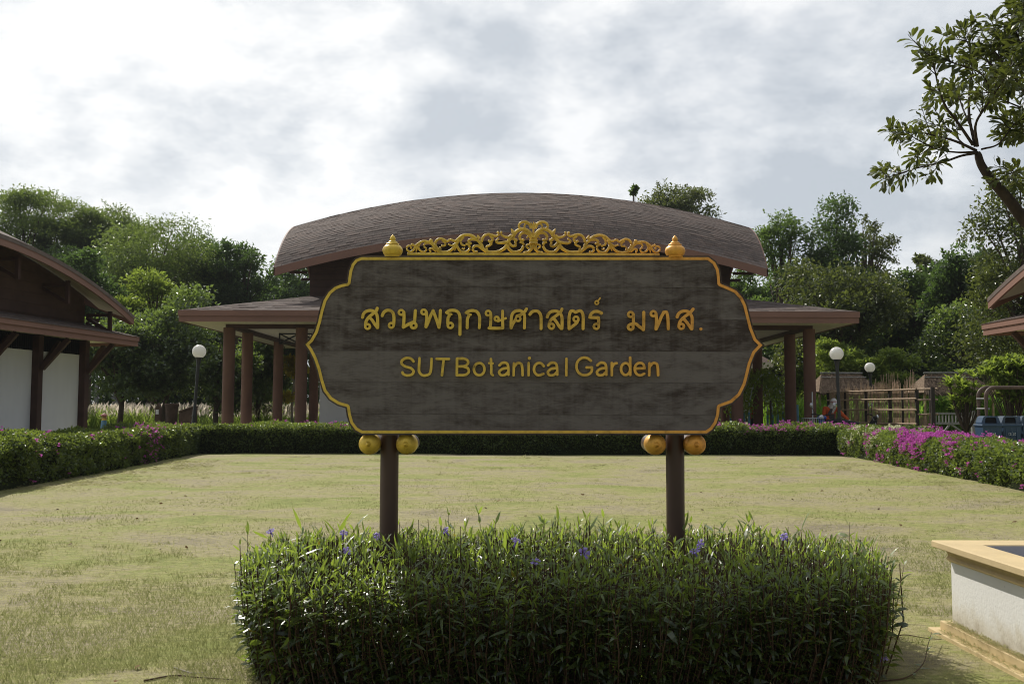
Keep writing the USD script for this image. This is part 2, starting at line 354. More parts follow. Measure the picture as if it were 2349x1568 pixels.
def leaves(base, d, nrm, L, W, tint, seg=1, bend=0.0):
    """leaf blades: base points, directions, normals. seg 1: a folded diamond (2 triangles); seg 2: a longer outline (4 triangles), bending down."""
    n = len(base); L = np.broadcast_to(L, (n,))[:, None]; W = np.broadcast_to(W, (n,))[:, None]
    d = unit(d); s = unit(np.cross(d, nrm)); u = np.cross(s, d)
    if seg == 3:                                                    # obovate, rounded at the end
        m1, m2, m3_ = base + d * L * .4 + u * L * bend * .15, base + d * L * .74, base + d * L * .95 - u * L * bend * .7
        v = np.stack([base, m1 + s * W * .36, m1 - s * W * .36, m2 + s * W * .5, m2 - s * W * .5, m3_ + s * W * .24, m3_ - s * W * .24, base + d * L * 1.0 - u * L * bend], 1)
        f = np.array([[0, 1, 2], [1, 3, 4], [1, 4, 2], [3, 5, 6], [3, 6, 4], [5, 7, 6]]); k = 8
    elif seg == 1:
        v = np.stack([base, base + d * L * .5 + s * W * .5 + u * W * .12, base + d * L - u * L * bend, base + d * L * .5 - s * W * .5 + u * W * .12], 1)
        f = np.array([[0, 1, 2], [0, 2, 3]]); k = 4
    else:
        m1, m2, tip = base + d * L * .35 + u * L * bend * .2, base + d * L * .72 - u * L * bend * .1, base + d * L - u * L * bend
        v = np.stack([base, m1 + s * W * .5, m1 - s * W * .5, m2 + s * W * .36, m2 - s * W * .36, tip], 1)
        f = np.array([[0, 1, 2], [1, 3, 4], [1, 4, 2], [3, 5, 4]]); k = 6
    f = (f[None] + (np.arange(n) * k)[:, None, None]).reshape(-1, 3)
    return v.reshape(-1, 3), f, np.repeat(tint, k)


def join(parts):
    vs, fs, ts, o = [], [], [], 0
    for v, f, t in parts:
        vs.append(v); fs.append(f + o); ts.append(t); o += len(v)
    return np.vstack(vs), np.vstack(fs), np.concatenate(ts)


def sphere_dirs(rng, n):
    return unit(rng.normal(size=(n, 3)))


def blob_leaves(rng, c, r, n, L, W, clump=14, cr=.28, droop=.25, inner=.55, up=.5, bend=.1):
    """leaves of one limb's mass: clumps spread through an ellipsoid's outer volume"""
    k = max(3, n // clump)
    dirs = sphere_dirs(rng, k); dirs[:, 2] = np.where(dirs[:, 2] < -.55, -dirs[:, 2], dirs[:, 2])
    rr = inner + (1.08 - inner) * rng.random(k) ** .6
    cc = c + dirs * rr[:, None] * r
    i = rng.integers(0, k, n)
    pos = cc[i] + np.clip(rng.normal(size=(n, 3)), -1.7, 1.7) * cr * np.mean(r) * np.array([1, 1, .6])
    d = unit(dirs[i] * .7 + rng.normal(size=(n, 3)) * .8 + np.array([0, 0, -droop]))
    nrm = unit(rng.normal(size=(n, 3)) * .9 + np.array([0, 0, up]) + dirs[i] * .3)
    ct = rng.random(k)
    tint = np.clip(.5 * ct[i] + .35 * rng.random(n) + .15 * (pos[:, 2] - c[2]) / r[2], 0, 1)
    return leaves(pos, d, nrm, L * (.65 + .7 * rng.random(n)), W * (.65 + .7 * rng.random(n)), tint, 1, bend)


def tree(name, label, v, rv, Y, mat, n=7000, L=.22, W=.11, nb=18, seed=0, bark='bark', trunk=.16, base=None, blobs=None, sub=(.22, .38), gap=.80, droop=.25, cat_='tree', group=None, cr=.42, clump=14, lean=0., skirt=True, nspray=22):
    """a tree whose crown is centred on the view point v with half sizes rv (view pixels) at depth Y"""
    rng = np.random.default_rng(1000 + seed)
    if skirt: v, rv = (v[0], v[1] + rv[1] * .10), (rv[0] * 1.14, rv[1] * 1.08)
    c = at(v[0], v[1], Y); R = np.array([rv[0] / ppm(Y), rv[0] / ppm(Y) * .85, rv[1] / ppm(Y)])
    B = []
    for i in range(nb):
        d = sphere_dirs(rng, 1)[0]
        s = rng.uniform(*sub)
        B.append((c + d * R * gap * rng.uniform(.7, 1.2), R * s * np.array([rng.uniform(.85, 1.35), 1, rng.uniform(.6, .95)])))
    B.append((c, R * .45))
    if skirt:                                                       # low boughs round the trunk
        for i in range(6):
            B.append((c + R * np.array([rng.uniform(-.9, .9), rng.uniform(-.6, .6), rng.uniform(-1.35, -.8)]), R * rng.uniform(.26, .4)))
    for b in blobs or []:
        B.append((at(b[0], b[1], Y + (b[4] if len(b) > 4 else 0)), np.array([b[2], b[2], b[3]]) / ppm(Y)))
    area = np.array([np.mean(r) ** 2 for _, r in B]); cnt = (n * area / area.sum()).astype(int)
    parts = [blob_leaves(rng, b, r, max(20, k), L, W, clump, cr, droop) for (b, r), k in zip(B, cnt)]
    t = thing(name, label, cat_, group)
    foot = np.array([c[0] + lean if base is None else at(base, 900, Y)[0], c[1], 0.])
    top = c + np.array([0, 0, R[2] * .35])
    mid = (foot * .55 + c * .45) + np.array([rng.normal() * .12 * R[0], 0, 0])
    mesh(t, 'trunk', tube(spline([foot, mid, c - [0, 0, R[2] * .3], top], 12), np.linspace(trunk, trunk * .3, len(spline([foot, mid, c, top], 12))), 8), M[bark], True)
    fork = mid * .4 + c * .6
    limbs = [tube(spline([mid if rng.random() < .5 else fork, (fork + b) / 2 + rng.normal(size=3) * .06 * R[0], b + [0, 0, r[2] * .3]], 8), np.linspace(trunk * .5, trunk * .1, len(spline([fork, fork, b], 8))), 5, False) for b, r in B[:-1]]
    mesh(t, 'branches', cat(limbs), M[bark], True)
    for i in rng.integers(0, len(B), nspray):                         # shoots standing out of the outline
        b, r = B[i]; d = unit(sphere_dirs(rng, 1)[0] * [1, .6, .7] + [0, 0, .45]); m = 26
        q = b + d * r + np.outer(rng.random(m) * np.mean(R) * rng.uniform(.12, .34), d) + np.clip(rng.normal(size=(m, 3)), -1.5, 1.5) * .05 * np.mean(r)
        parts.append(leaves(q, d + rng.normal(size=(m, 3)) * .7, rng.normal(size=(m, 3)) + [0, 0, .5], L * rng.uniform(.6, 1.1, m), W * rng.uniform(.6, 1.1, m), np.clip(rng.normal(.6, .2, m), 0, 1)))
    V, F, T = join(parts)
    ctr = V[F[::2, 0]]; fr = 3.2 / R.mean()                           # gaps between the boughs
    g_ = fbm(ctr * fr, 3, seed); keep = np.repeat(g_ > np.quantile(g_, .16), 2); F = F[keep]; ids = np.unique(F); V, T, F = V[ids], T[ids], np.searchsorted(ids, F)
    mesh(t, 'crown', (V, F), M[mat], tint=T)
    return t

# ------------------------------------------------------------------ ground and lawn
g = UsdGeom.Xform  # (short alias unused by geometry)
gx = np.linspace(-250, 250, 41); gv = np.array([(x, y, 0.0) for y in gx + 60 for x in gx])
gf = np.array([(r * 41 + c, r * 41 + c + 1, (r + 1) * 41 + c + 1, (r + 1) * 41 + c) for r in range(40) for c in range(40)])
gm = mesh('/World', 'ground', (gv - [0, 0, .03], gf), M['earth'], kind='structure', label='rough green ground beyond the hedges', cat='ground')


def lawn_z(x, y):
    p = np.stack([x * .35, y * .35, np.zeros_like(x)], -1)
    return .012 + .07 * (fbm(p, 3, 5) - .35) * np.clip((y - 5.5) / 6, .15, 1)


nx, ny = 150, 260
X, Y = np.meshgrid(np.linspace(-12.5, 12.5, nx), np.linspace(.5, 30.5, ny))
lv = np.stack([X, Y, lawn_z(X, Y)], -1).reshape(-1, 3)
ii = (np.arange(ny - 1)[:, None] * nx + np.arange(nx - 1)[None]).ravel()
mesh('/World', 'lawn', (lv, np.stack([ii, ii + 1, ii + nx + 1, ii + nx], 1)), M['lawn'], True, kind='structure', label='mown half dry lawn enclosed by hedges', cat='lawn')


def lawn_grass():
    rng = np.random.default_rng(11)
    n = 330000
    vy = 1052 + (1600 - 1052) * rng.random(n) ** .8
    vx = rng.uniform(-120, 2470, n)
    Yd = EYE * FOC / (vy - 934); Xd = (vx - 1174.5) / FOC * Yd
    keep = (np.abs(Xd) < 8.6) & (Yd < 27) & ~((Xd > 2.42) & (Yd < 5.95)) & ~((Xd > -1.2) & (Xd < 1.9) & (Yd < 5.9))
    Xd, Yd = Xd[keep], Yd[keep]; n = len(Xd)
    base = np.stack([Xd, Yd, lawn_z(Xd, Yd) - .002], -1)
    patch = fbm(np.stack([Xd * .8, Yd * .75, 0 * Xd], -1), 4, 21); fine = fbm(np.stack([Xd * 4, Yd * 4, 0 * Xd], -1), 2, 8)
    green = np.clip((patch - .46) * 7 + (fine - .5) * 3.5, 0, 1)
    a = rng.uniform(0, 2 * np.pi, n); tilt = np.where(rng.random(n) < .88 - .5 * green, rng.uniform(.0, .16, n), rng.uniform(.4, 1.2, n))
    d = np.stack([np.cos(a) * np.cos(tilt), np.sin(a) * np.cos(tilt), np.sin(tilt)], -1)
    L = (.012 + .018 * rng.random(n)) * np.clip(Yd / 7, .8, 1.25); W = .0018 * np.clip(Yd / 4.5, 1, 2.0) * (.6 + .8 * rng.random(n))
    s = unit(np.cross(d, rng.normal(size=(n, 3)) * .45 + np.array([0, -.25, 1.])))
    v = np.stack([base - s * W[:, None], base + s * W[:, None], base + d * L[:, None]], 1)
    tint = np.clip(1 - green * .85 + rng.normal(size=n) * .25, 0, 1)
    up_ = np.where((green > .35) & (Yd < 10) & (rng.random(n) < .16))[0]      # standing blades in the green patches
    L2 = rng.uniform(.025, .06, len(up_)); a2 = rng.uniform(0, 6.28, len(up_)); d2 = unit(np.stack([np.cos(a2) * .6, np.sin(a2) * .6, np.ones(len(up_))], -1)); s2 = unit(np.cross(d2, rng.normal(size=d2.shape)))
    v2 = np.stack([base[up_] - s2 * .0022, base[up_] + s2 * .0022, base[up_] + d2 * L2[:, None]], 1)
    v = np.concatenate([v, v2]); tint = np.concatenate([tint, np.clip(rng.normal(.15, .15, len(up_)), 0, 1)]); n = len(v)
    mesh('/World', 'lawn_grass', (v.reshape(-1, 3), np.arange(3 * n).reshape(-1, 3)), M['straw'], tint=np.repeat(tint, 3), kind='stuff', label='short cut grass and dry clippings on the lawn', cat='grass')


lawn_grass()


def hay():
    """raked clumps of dry cuttings and a few fallen leaves"""
    rng = np.random.default_rng(91); parts = []
    spots = [(rng.uniform(-7.6, 7.6), rng.uniform(6.5, 26)) for _ in range(230)] + [(-7.3 + rng.normal() * .5, rng.uniform(15, 24)) for _ in range(110)] + [(7.2 + rng.normal() * .5, rng.uniform(13, 24)) for _ in range(90)] + [(rng.uniform(-4, -1.5), rng.uniform(4.2, 5.6)) for _ in range(40)]
    for x, y in spots:
        m = rng.integers(18, 46); r = rng.uniform(.04, .16)
        q = np.stack([x + rng.normal(size=m) * r * 1.6, y + rng.normal(size=m) * r, np.zeros(m)], -1); q[:, 2] = lawn_z(q[:, 0], q[:, 1]) + rng.random(m) * .018
        a = rng.uniform(0, 6.28, m); d = np.stack([np.cos(a), np.sin(a), rng.normal(size=m) * .2], -1)
        parts.append(leaves(q, d, np.tile([0, -.2, 1.], (m, 1)) + rng.normal(size=(m, 3)) * .5, rng.uniform(.03, .075, m) * max(1, y / 10), .0035 * max(1, y / 7), np.clip(rng.normal(.75, .2, m), 0, 1)))
    v, f, t = join(parts)
    mesh('/World', 'hay', (v, f), M['straw'], tint=t, kind='stuff', label='clumps of dry cuttings lying on the lawn', cat='hay')
    q = np.stack([rng.uniform(-6, 6, 60), rng.uniform(4.6, 16, 60), np.zeros(60)], -1); q[:, 2] = lawn_z(q[:, 0], q[:, 1]) + .015
    a = rng.uniform(0, 6.28, 60); v, f, t = leaves(q, np.stack([np.cos(a), np.sin(a), .15 * rng.normal(size=60)], -1), np.tile([0, 0, 1.], (60, 1)) + rng.normal(size=(60, 3)) * .5, rng.uniform(.04, .08, 60), rng.uniform(.02, .035, 60), rng.random(60), 2, .2)
    mesh('/World', 'fallen_leaves', (v, f), M['deadleaf'], tint=t, kind='stuff', label='brown fallen leaves scattered on the lawn', cat='leaves')


hay()

# ------------------------------------------------------------------ pavilion behind the sign


def shingle_rows(surf, ulen, vlen, rows, tile, rng, centre):
    """overlapping roof shingles on surf(u, t) -> points (n,3), normals; returns [(mesh, size in view)]"""
    out = []
    for r in range(rows):
        t0, t1 = (r - .12) / rows, (r + 1.0) / rows
        L = ulen(r / rows); x = -rng.random() * tile
        while x < L:
            w = tile * rng.uniform(.55, 1.35); a, b = max(x, 0) / L, min(x + w, L) / L
            x += w
            if b - a < .02 / L or b <= 0: continue
            th = rng.choice([.005, .008, .013], p=[.5, .3, .2])
            lo, nl = surf(np.array([a + .002 / L, b - .002 / L]), np.array([t0, t0])); hi, nh = surf(np.array([a + .002 / L, b - .002 / L]), np.array([t1, t1]))
            top_lo, top_hi = lo + nl * (th + .005), hi + nh * .004
            bot = lo + nl * .002
            v = np.vstack([bot, top_lo, top_hi])
            f = [(0, 1, 3), (0, 3, 2), (2, 3, 5), (2, 5, 4), (0, 2, 4), (1, 5, 3)]
            c = v.mean(0)
            out.append((trimesh.Trimesh(v, f, process=False), np.linalg.norm(c - centre)))
    return out


def put_shingles(parent, tiles, rng, most=300):
    order = sorted(range(len(tiles)), key=lambda i: tiles[i][1])
    kinds = rng.integers(0, 4, len(tiles)); first = set(order[:most])
    for i in order[:most]:
        mesh(parent, 'shingle', tiles[i][0], M['shingle'][kinds[i]])
    for k in range(4):
        rest = [tiles[i][0] for i in order[most:] if kinds[i] == k]
        if rest: mesh(parent, 'shingle_rows', cat(rest), M['shingle'][k], kind='stuff')


def pavilion():
    rng = np.random.default_rng(3)
    t = thing('garden_pavilion', 'open brown pavilion with arched shingle roof standing behind the sign', 'pavilion')
    # upper arched roof
    def up(u, s):
        w = 2 * u - 1
        e = np.stack([.30 + 8.58 * w, 34.5 + 0 * w, 7.43 - 1.27 * w * w], -1); r = np.stack([.36 + 8.72 * w, 38. + 0 * w, 9.58 - 1.32 * w * w], -1)
        b = .30 * 4 * s * (1 - s)
        p = e + (r - e) * s[:, None] + b[:, None] * np.array([0, -.55, .83])
        n = np.stack([.29 * w * .8, -.52 - .25 * (.5 - s), .82 + .25 * (s - .5) * 0 + 0 * w], -1)
        return p, unit(n)
    def sheet(fn, nu, ns, off=0.):
        u, s = [a.ravel() for a in np.meshgrid(np.linspace(0, 1, nu), np.linspace(0, 1, ns))]
        p, n = fn(u, s); i = (np.arange(ns - 1)[:, None] * nu + np.arange(nu - 1)[None]).ravel()
        return p + n * off, np.stack([i, i + 1, i + nu + 1, i + nu], 1)
    top, f = sheet(up, 60, 14); bot, _ = sheet(up, 60, 14, -.10)
    n = len(top)
    back = lambda p: p * [1, -1, 1] + [0, 76.02, 0]
    roof = mesh(t, 'roof', cat([trimesh.Trimesh(*[top, np.vstack([f[:, :3], f[:, [0, 2, 3]]])], process=False), trimesh.Trimesh(back(top), np.vstack([f[:, 2::-1], f[:, [3, 2, 0]]]), process=False)]), M['roofbed'], True)
    tiles = shingle_rows(up, lambda s: 17.3, 4.2, 29, .34, rng, np.array([0, 30., 6]))
    put_shingles(roof, tiles, rng)
    mesh(t, 'ceiling', cat([trimesh.Trimesh(bot, np.vstack([f[:, 2::-1], f[:, [3, 2, 0]]]), process=False), trimesh.Trimesh(back(bot), np.vstack([f[:, :3], f[:, [0, 2, 3]]]), process=False)]), M['darkwood'], True)
    def strip(yy, th, h0, h1, wd=8.58, z0=7.43, k=1.27, xc=.30):
        w = np.linspace(-1, 1, 61); x = xc + wd * w; z = z0 - k * w * w; V = []
        for dy in (0, th):
            for h in (h0, h1): V.append(np.stack([x, np.full_like(x, yy + dy), z + h], -1))
        V = np.vstack(V); m = 61; F = []
        for i in range(60):
            for a, b in ((0, 1), (3, 2), (1, 3), (2, 0)):
                p, q = a * m + i, b * m + i
                F += [(p, p + 1, q), (p + 1, q + 1, q)]
        for i in (0, 60): F += [(i, m + i, 2 * m + i), (m + i, 3 * m + i, 2 * m + i)]
        return trimesh.Trimesh(V, F, process=False)
    mesh(t, 'fascia', cat([strip(34.46, .05, -.29, -.01), strip(41.51, .05, -.29, -.01)]), M['fascia'])
    # end boards under the roof's slope
    for s_ in (0., 1.):
        ss = np.linspace(0, 1, 14); p, nn = up(np.full(14, s_), ss); sg = -1 if s_ == 0 else 1
        a = np.vstack([p, p - [0, 0, .26], p + [sg * .05, 0, 0], p - [-sg * .05, 0, .26]]); F = []
        for i in range(13):
            for u_, w_ in ((0, 14), (42, 28), (14, 42), (28, 0)): F += [(u_ + i, u_ + i + 1, w_ + i), (u_ + i + 1, w_ + i + 1, w_ + i)]
        e1 = trimesh.Trimesh(a, F, process=False); e2 = e1.copy(); e2.vertices = back(e2.vertices)
        mesh(t, 'barge_board', cat([e1, e2]), M['fascia'])
    # clerestory wall with arched head
    xs = np.linspace(-7.36, 7.92, 40); zt = 8.55 - 1.30 * ((xs - .33) / 8.65) ** 2 - .25
    poly = Polygon([(-7.36, 4.1)] + list(zip(xs, zt)) + [(7.92, 4.1)])
    wall = mesh(t, 'upper_wall', upright(poly, 36.0, 4.0), M['clad'])
    for k in range(1, 12):
        z = 5.2 + k * .24
        for sgn in (0,):
            ok = xs[zt > z + .24]
            if len(ok): mesh(wall, 'cladding_board', bx(max(-7.34, ok[0]), min(7.90, ok[-1]), 35.975, 35.998, z, z + .225), M['clad'])
    for sx in (-1, 1):
        xe = .33 + sx * 8.3; xw = .28 + sx * 7.62
        for yy in (35.4, 37.4):
            mesh(t, 'outrigger', beam((xw, yy, 6.12), (xe, yy, 6.12), .10), M['darkwood'])
    # lower skirt roof
    o = (-10.66, 11.10, 31.8, 46.2); i_ = (-7.36, 7.92, 36.0, 42.0); zo, zi = 4.40, 5.32
    def front(u, s):
        x0, x1 = o[0] + (i_[0] - o[0]) * s, o[1] + (i_[1] - o[1]) * s
        p = np.stack([x0 + (x1 - x0) * u, o[2] + (i_[2] - o[2]) * s, zo + (zi - zo) * s], -1)
        return p, np.repeat(unit(np.array([[0, -.21, .975]])), len(u), 0)
    O = [(o[0], o[2]), (o[1], o[2]), (o[1], o[3]), (o[0], o[3])]; I = [(i_[0], i_[2]), (i_[1], i_[2]), (i_[1], i_[3]), (i_[0], i_[3])]
    V = [(x, y, zo) for x, y in O] + [(x, y, zi) for x, y in I]
    sk = mesh(t, 'skirt_roof', (np.array(V), np.array([(k, (k + 1) % 4, (k + 1) % 4 + 4, k + 4) for k in range(4)])), M['roofbed'])
    put_shingles(sk, shingle_rows(front, lambda s: 21.7 - 6.5 * s, 4.3, 27, .36, rng, np.array([-9., 28., 3])), rng)
    mesh(t, 'soffit', bx(o[0] + .06, o[1] - .06, o[2] + .06, o[3] - .06, 4.045, 4.075), M['cream'])
    for nm, a, b in (('front', 0, 0), ('back', 1, 1), ('l', 2, 2), ('r', 3, 3)):
        if a < 2:
            y = o[2] if a == 0 else o[3]; sg = -1 if a == 0 else 1
            up_, lo_ = sorted((y, y + sg * .045)), sorted((y + sg * -.0, y + sg * .02))
            fm = cat([bx(o[0] - .045, o[1] + .045, *up_, 4.215, 4.395), bx(o[0] - .02, o[1] + .02, *lo_, 4.03, 4.213)])
        else:
            x = o[0] if a == 2 else o[1]; sg = -1 if a == 2 else 1
            fm = cat([bx(*sorted((x, x + sg * .045)), o[2] + .002, o[3] - .002, 4.215, 4.395), bx(*sorted((x, x + sg * .02)), o[2] + .002, o[3] - .002, 4.03, 4.213)])
        mesh(t, 'eave_board', fm, M['fascia'])
    col = cyl(.195, 0, 3.93, 28)
    fx = [at(v, 850, 33.)[0] for v in np.linspace(524.4, 1857, 9)]
    spots = [(x, 33.) for x in fx] + [(fx[0], 35.3), (fx[-1], 35.3), (fx[0], 40.), (fx[-1], 40.), (-8.55, 43.), (9.2, 43.), (-3., 43.), (3., 43.)]
    for x, y in spots: mesh(t, 'column', moved(col, x, y, 0), M['brown'], 40)
    mesh(t, 'beam', bx(fx[0] - .1, fx[-1] + .1, 32.9, 33.1, 3.90, 4.043), M['darkwood'])
    for x in (fx[0], fx[-1]): mesh(t, 'beam', bx(x - .09, x + .09, 33.1, 43.6, 3.91, 4.043), M['darkwood'])
    mesh(t, 'wall', bx(-7.0, 5.2, 36.3, 36.5, 0, 4.04), M['white'])
    mesh(t, 'wall', bx(-7.0, -6.8, 36.5, 42, 0, 4.04), M['white'])
    for xa, yb in ((-7.6, 35.9), (-8.4, 35.9)):
        mesh(t, 'bracket', cat([beam((xa, yb, 3.95), (xa + .7, yb, 3.95), .05), beam((xa, yb, 3.6), (xa + .7, yb, 3.6), .05), beam((xa, yb, 3.58), (xa, yb, 3.98), .05), beam((xa + .7, yb, 3.58), (xa + .7, yb, 3.98), .05), beam((xa, yb, 3.6), (xa + .7, yb, 3.95), .05), beam((xa, yb, 3.95), (xa + .7, yb, 3.6), .05)]), M['lamppost'])
    mesh(t, 'floor', bx(-10.0, 10.4, 32.5, 45.5, -.02, .10), M['greyin'])


pavilion()


def gallery(name, label, corner, along, inward, nb):
    """a long hall: white lower wall with posts and braces, narrow skirt roof, brown upper wall under an arched eave"""
    C, e, q = np.array([*corner, 0.]), np.array([*along, 0.]), np.array([*inward, 0.])
    flip = np.cross(e, q)[2] < 0
    def W(m):
        m = m.copy(); v = m.vertices; m.vertices = C + v[:, :1] * e + v[:, 1:2] * q + v[:, 2:] * np.array([0, 0, 1.])
        if flip: m.invert()
        return m
    t = thing(name, label, 'building')
    mesh(t, 'lower_wall', W(bx(1.05, 16, 1.0, 8, 0, 2.70)), M['white'])
    mesh(t, 'vent_strip', W(cat([bx(1.05, 16, 1.06, 7.9, 2.702, 3.1)] + [bx(1.1 + .09 * k, 1.14 + .09 * k, 1.0, 1.058, 2.71, 3.08) for k in range(160)])), M['bindark'])
    for k in range(nb):
        x = 1.12 + 2.13 * k
        mesh(t, 'post', W(bx(x - .10, x + .10, .82, .998, 0, 3.09)), M['darkwood'])
        mesh(t, 'brace', W(beam((x, .78, 2.25), (x, .10, 2.98), .10, .12)), M['darkwood'])
        if k: mesh(t, 'brace', W(beam((x - .14, .9, 2.25), (x - .9, .9, 2.97), .10)), M['darkwood'])
    mesh(t, 'brace', W(beam((.98, .9, 2.25), (.15, .9, 2.98), .10, .12)), M['darkwood'])
    mesh(t, 'soffit', W(bx(.05, 16, .05, 1.0, 3.10, 3.12)), M['cream'])
    mesh(t, 'soffit', W(bx(.05, 1.04, 1.002, 8.5, 3.10, 3.12)), M['cream'])
    mesh(t, 'eave_board', W(cat([bx(-.03, 16, -.045, 0, 3.14, 3.26), bx(-.01, 16, -.02, 0, 3.0, 3.138)])), M['fascia'])
    mesh(t, 'eave_board', W(cat([bx(-.045, -.031, -.045, 8.5, 3.14, 3.26), bx(-.03, -.011, -.02, 8.5, 3.0, 3.138)])), M['fascia'])
    sk = trimesh.Trimesh([(-.03, -.04, 3.262), (16, -.04, 3.262), (16, 1, 3.55), (1.0, 1, 3.55), (-.03, 8.5, 3.262), (1.0, 8.5, 3.55)], [(0, 1, 2), (0, 2, 3), (0, 3, 5), (0, 5, 4)], process=False)
    skp = mesh(t, 'skirt_roof', W(sk), M['roofbed'])
    rng = np.random.default_rng(len(name))
    def fr(u, s):
        x0 = -.03 + 1.03 * s; p = np.stack([x0 + (16 - x0) * u, -.04 + 1.04 * s, 3.262 + .288 * s], -1)
        return p, np.repeat(unit(np.array([[0, -.27, .96]])), len(u), 0)
    tl = shingle_rows(fr, lambda s: 15.8, 1.1, 7, .36, rng, np.array([0, 0, 3.]))
    tl = [(W(a), b) for a, b in tl]
    put_shingles(skp, tl, rng, 60)
    zt = lambda x: 5.15 - .0266 * (x - 7.25) ** 2
    xs = np.linspace(1.05, 14.2, 30)
    poly = Polygon([(1.05, 3.5)] + [(x, zt(x) + .16) for x in xs] + [(14.2, 3.5)])
    u = upright(poly, 1.0, 6.0)
    mesh(t, 'upper_wall', W(u), M['clad'])
    for k in range(8):
        z = 3.6 + .26 * k
        xa = [x for x in xs if zt(x) > z + .05]
        if xa: mesh(t, 'cladding_board', W(bx(max(1.05, min(xa)), max(xa), .975, .998, z, z + .255)), M['clad'])
    w = np.linspace(.28, 14.3, 40)
    def grid(f1, f2, th):
        a, b = np.array([f1(x) for x in w]), np.array([f2(x) for x in w]); n = len(w)
        V = np.vstack([a, b, a + th, b + th]); F = []
        for i in range(n - 1):
            for p, r in ((0, 1), (3, 2), (1, 3), (2, 0)): F += [(p * n + i, p * n + i + 1, r * n + i), (p * n + i + 1, r * n + i + 1, r * n + i)]
        for i in (0, n - 1): F += [(i, n + i, 2 * n + i), (n + i, 3 * n + i, 2 * n + i)]
        return trimesh.Trimesh(V, F, process=False)
    mesh(t, 'fascia', W(grid(lambda x: (x, -.04, zt(x) - .27), lambda x: (x, -.04, zt(x) - .02), np.array([0, .05, 0]))), M['fascia'])
    prof = [(0, -.02), (.9, .40), (1.9, .75), (3.6, 1.1)]
    rf = [grid(lambda x, a=a: (x, a[0] - .05, zt(x) + a[1]), lambda x, b=b: (x, b[0] - .05, zt(x) + b[1]), np.array([0, 0, -.10])) for a, b in zip(prof[:-1], prof[1:])]
    mesh(t, 'roof', W(cat(rf)), M['shingle'][1])
    mesh(t, 'eave_lining', W(grid(lambda x: (x, .02, zt(x) - .13), lambda x: (x, .99, zt(x) + .19), np.array([0, 0, -.02]))), M['cream'])
    ends = cat([beam((.28, a[0], zt(.28) + a[1] - .14), (.28, b[0], zt(.28) + b[1] - .14), .06, .26) for a, b in zip(prof[:-1], prof[1:])])
    mesh(t, 'barge_board', W(ends), M['fascia'])
    for k in range(0 if nb > 5 else 1, nb):
        x = .95 + 2.08 * k; z = zt(x) - .2
        mesh(t, 'bracket', W(cat([beam((x, .3, z), (x, .3, z - .58), .09), beam((x, .3, z - .10), (x, .97, z - .10), .08), beam((x, .3, z - .55), (x, .97, z - .18), .08)])), M['darkwood'])
    # free bracket frame at the gable's end
    mesh(t, 'bracket', W(cat([beam((.55, .9, zt(.5) - .2), (.55, .9, zt(.5) - .75), .07), beam((.55, .9, zt(.5) - .3), (1.05, .9, zt(.5) - .2), .07), beam((.55, .9, zt(.5) - .72), (1.05, .9, zt(.5) - .35), .07)])), M['darkwood'])
    return t


gallery('exhibition_hall', 'long hall with white panels and arched brown eave behind the left hedge', (-10.57, 28.0), (-.121, -.9927), (-.9927, .121), 6)
gallery('exhibition_hall', 'hall of which only the salmon brown roof corners enter the frame at right', (10.95, 23.0), (.0, -1.), (1., .0), 5)

# ------------------------------------------------------------------ the sign
SY = 5.5


def sp(px, py, k=1.0):
    """view px on the sign's face -> x, z"""
    p = at(px, py, SY); return p[0], p[2]


def zf(x, y, fx, fy, s):
    """pixel of an enlarged crop -> x, z on the sign's face"""
    return sp((fx + x / s) * .57349, (fy + y / s) * .57349)


